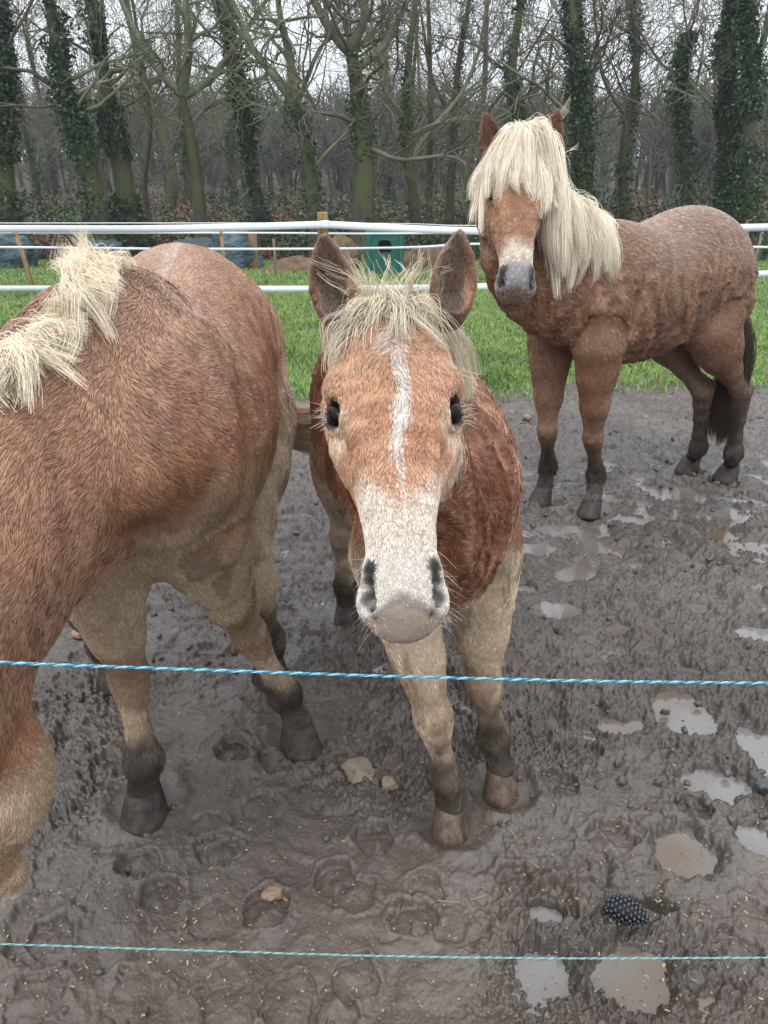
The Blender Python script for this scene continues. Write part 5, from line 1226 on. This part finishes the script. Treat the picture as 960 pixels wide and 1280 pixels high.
# ------------------------------------------------------------------ stones, cone, straw, grit
def stone(label, px, py, sx, sy, sz, m, seed, rot=0.3, sink=.75):
    g = G(px, py); n = 30; u, v = np.meshgrid(np.linspace(0, 2 * math.pi, n, endpoint=False), np.linspace(.02, math.pi - .02, n // 2))
    d = np.stack([np.cos(u) * np.sin(v), np.sin(u) * np.sin(v), np.cos(v)], -1).reshape(-1, 3); d = np.sign(d) * np.abs(d) ** .8
    q = d * [sx, sy, sz]; q = q * (1 + .35 * fbm3(d + seed, 1.4, 3, seed)[:, None]); c, s = math.cos(rot), math.sin(rot); q = q @ np.array([[c, s, 0], [-s, c, 0], [0, 0, 1]])
    i = np.arange(n // 2 - 1)[:, None] * n; j = np.arange(n)[None, :]; F = np.stack([i + j, i + n + j, i + n + (j + 1) % n, i + (j + 1) % n], -1).reshape(-1, 4)
    return tag(mesh('stone', q + [g[0], g[1], sz * (1 - sink)], F, m), label, 'stone')
M_ST = simple('sandstone', (.13, .10, .075), (.24, .19, .14), 25, .8, .8, .008); M_ST2 = simple('orange_stone', (.16, .10, .065), (.28, .19, .13), 30, .75, .8, .006)
stone('pale flat stone sunk in the mud between the front hooves', 452, 966, .040, .045, .020, M_ST, 1)
stone('small pale stone touching the flat pale stone', 486, 980, .020, .022, .012, M_ST, 2)
stone('small orange brown stone in the mud above the lower cord', 341, 1118, .022, .020, .012, M_ST2, 3, .1)
stone('small brown stone beyond the middle horse, near the puddled hoofprints', 658, 526, .035, .03, .03, M_ST2, 4, .1, .2)
stone('orange stone half hidden in the mud under the left horse', 100, 793, .028, .02, .014, M_ST2, 5)
stone('small dark clod beside the right edge puddle', 955, 984, .022, .02, .016, simple('dark_clod', (.03, .035, .04), (.07, .07, .07), 40, .4), 6)
# dark conifer cone
def cone():
    g = G(781, 1146); ax = nrm(np.array([.92, -.38, 0])); L = .092; c0 = np.array([g[0], g[1], .020]) - ax * L * .45
    root = empty('pine_cone', tuple(g)); tag(root, 'dark blue black pine cone lying in the mud at the lower right', 'pine cone')
    m, nt, b = mat('cone_scale', .28, (.014, .018, .030), spec=.7); mb, _, _ = mat('cone_core', .6, (.008, .008, .010))
    lat = nrm(np.cross(ax, [0, 0, 1.])); up = np.cross(lat, ax); prof = lambda t: .028 * (math.sin(math.pi * min(1, (.10 + .86 * t))) ** .62) * (1.12 - .35 * t)
    ts = np.linspace(0, 1, 12); V, F = tubes([np.array([c0 + ax * L * t for t in ts])], [np.array([prof(t) * .85 for t in ts])], 12); mesh('core', V, F, mb, root)
    VV = []; FF = []
    rows = 11
    for i in range(rows):
        t = (i + .3) / rows; r_ = prof(t); k = 11 if r_ > .018 else 8
        for j in range(k):
            a = 2 * math.pi * (j + .5 * (i % 2)) / k; d = lat * math.cos(a) + up * math.sin(a); c = c0 + ax * L * t + d * r_; tt = np.cross(ax, d); s_ = .0050
            b0 = len(VV)
            for (aa, bb, cc_) in ((-1, -1, 0), (1, -1, 0), (1.1, .2, .2), (.4, 1, .1), (-.4, 1, .1), (-1.1, .2, .2)): VV.append(c + tt * s_ * aa * .85 + ax * s_ * bb * .8 + d * s_ * cc_ * .5)
            for (aa, bb, cc_) in ((-.4, -.4, .8), (.4, -.4, .8), (.4, .4, .75), (-.4, .4, .75)): VV.append(c + tt * s_ * aa + ax * s_ * bb + d * s_ * cc_)
            FF += [(b0, b0 + 1, b0 + 7, b0 + 6), (b0 + 1, b0 + 2, b0 + 8, b0 + 7), (b0 + 2, b0 + 3, b0 + 8), (b0 + 3, b0 + 4, b0 + 9, b0 + 8), (b0 + 4, b0 + 5, b0 + 9), (b0 + 5, b0, b0 + 6, b0 + 9), (b0 + 6, b0 + 7, b0 + 8, b0 + 9)]
    mesh('scales', VV, FF, m, root)
    V, F = tubes([np.array([c0, c0 - ax * .006 + [0, .008, .006], c0 + ax * .004 + [0, .03, .012]])], [np.array([.0018, .0014, .001])], 6); mesh('stalk', V, F, mb, root)
cone()
def bits():
    r = np.random.default_rng(55)
    m, nt, b = mat('straw', .7, (.45, .36, .2)); a = N(nt, 'Attribute', attribute_name='coat'); nt.links.new(a.outputs['Color'], b.inputs['Base Color'])
    B_ = []
    def bit(x, y, L, w, col, z=.006): B_.append((x, y, L, w, col, z))
    for i in range(260):
        px, py = (r.normal(230, 110), r.normal(1150, 60)) if i < 130 else (r.normal(850, 80), r.normal(1130, 70)) if i < 190 else (r.uniform(0, 960), r.uniform(850, 1270))
        if py < 800 or py > 1275: continue
        g = G(px, py); bit(g[0], g[1], r.uniform(.003, .010), r.uniform(.0015, .003), np.array([.38, .30, .18]) * r.uniform(.5, 1.15))
    for px, py in ((560, 1128), (600, 1118), (640, 1040), (665, 1075)): g = G(px, py); bit(g[0], g[1], .05, .0015, np.array([.34, .25, .13]))
    for i in range(900):
        px, py = r.uniform(0, 960), 780 + 490 * r.random() ** .7; g = G(px, py); bit(g[0], g[1], r.uniform(.002, .006), r.uniform(.002, .004), np.array([.25, .2, .16]) * r.uniform(.35, 1.2), .002)
    zs = ground_z(np.array([q[0] for q in B_]), np.array([q[1] for q in B_]))[0]; V = []; F = []; c = []
    for (x, y, L, w, col, z), zz in zip(B_, zs):
        a = r.random() * 6.28; d = np.array([math.cos(a), math.sin(a), r.normal(0, .15)]) * L / 2; e = np.array([-math.sin(a), math.cos(a), 0]) * w / 2; p = np.array([x, y, zz + z]); k = len(V); dn = np.array([0, 0, -w * .6])
        V.extend([p - d - e, p + d - e, p + d + e, p - d + e, p - d - e + dn, p + d - e + dn, p + d + e + dn, p - d + e + dn]); F.extend([(k, k + 1, k + 2, k + 3), (k, k + 4, k + 5, k + 1), (k + 1, k + 5, k + 6, k + 2), (k + 2, k + 6, k + 7, k + 3), (k + 3, k + 7, k + 4, k)]); c.extend([col] * 8)
    o = mesh('straw_bits', V, F, m, smooth=False, col=np.array(c)); tag(o, 'scattered straw crumbs and grit lying on the mud', 'straw', kind='stuff')
bits()
def clods():
    """loose lumps of mud thrown up by hooves"""
    r = np.random.default_rng(66); n = 1500 if not QUICK else 600; V = []; F = []; seg = 8
    yy = .8 + 5.2 * r.random(n) ** 1.1; xx = r.uniform(-.72, .72, n) * (yy + .6)
    ok = (fbm2(xx, yy, 2.1, 2, 171) > .02) & (yy < mud_edge(xx)); xx, yy = xx[ok], yy[ok]; zz = ground_z(xx, yy)[0]
    u, v = np.meshgrid(np.linspace(0, 2 * math.pi, seg, endpoint=False), np.linspace(.05, math.pi - .05, 6)); d = np.stack([np.cos(u) * np.sin(v), np.sin(u) * np.sin(v), np.cos(v)], -1).reshape(-1, 3)
    for i, (x, y, z) in enumerate(zip(xx, yy, zz)):
        s = r.uniform(.005, .017) * (.6 + .15 * y)
        V.append(d * s * r.uniform(.6, 1.2, 3) * (1 + .5 * noise3(d + i, 1.9, 5)[:, None]) + [x, y, z + s * .25])
    base = 0; FF = []; ii = np.arange(5)[:, None] * seg; j = np.arange(seg)[None, :]; T_ = np.stack([ii + j, ii + seg + j, ii + seg + (j + 1) % seg, ii + (j + 1) % seg], -1).reshape(-1, 4)
    for k in range(len(V)): FF.append(T_ + k * seg * 6)
    m = simple('mud_clods', (.05, .04, .034), (.10, .082, .068), 60, .4, .6, .004, spec=.5)
    tag(mesh('mud_clods', np.concatenate(V), np.concatenate(FF), m), 'loose lumps of wet mud thrown up between the hoofprints', 'mud clods', kind='stuff')
clods()
print('TIMER', '50_small', round(time.time() - T0, 1))
print('SCRIPT TIME', time.time() - T0)
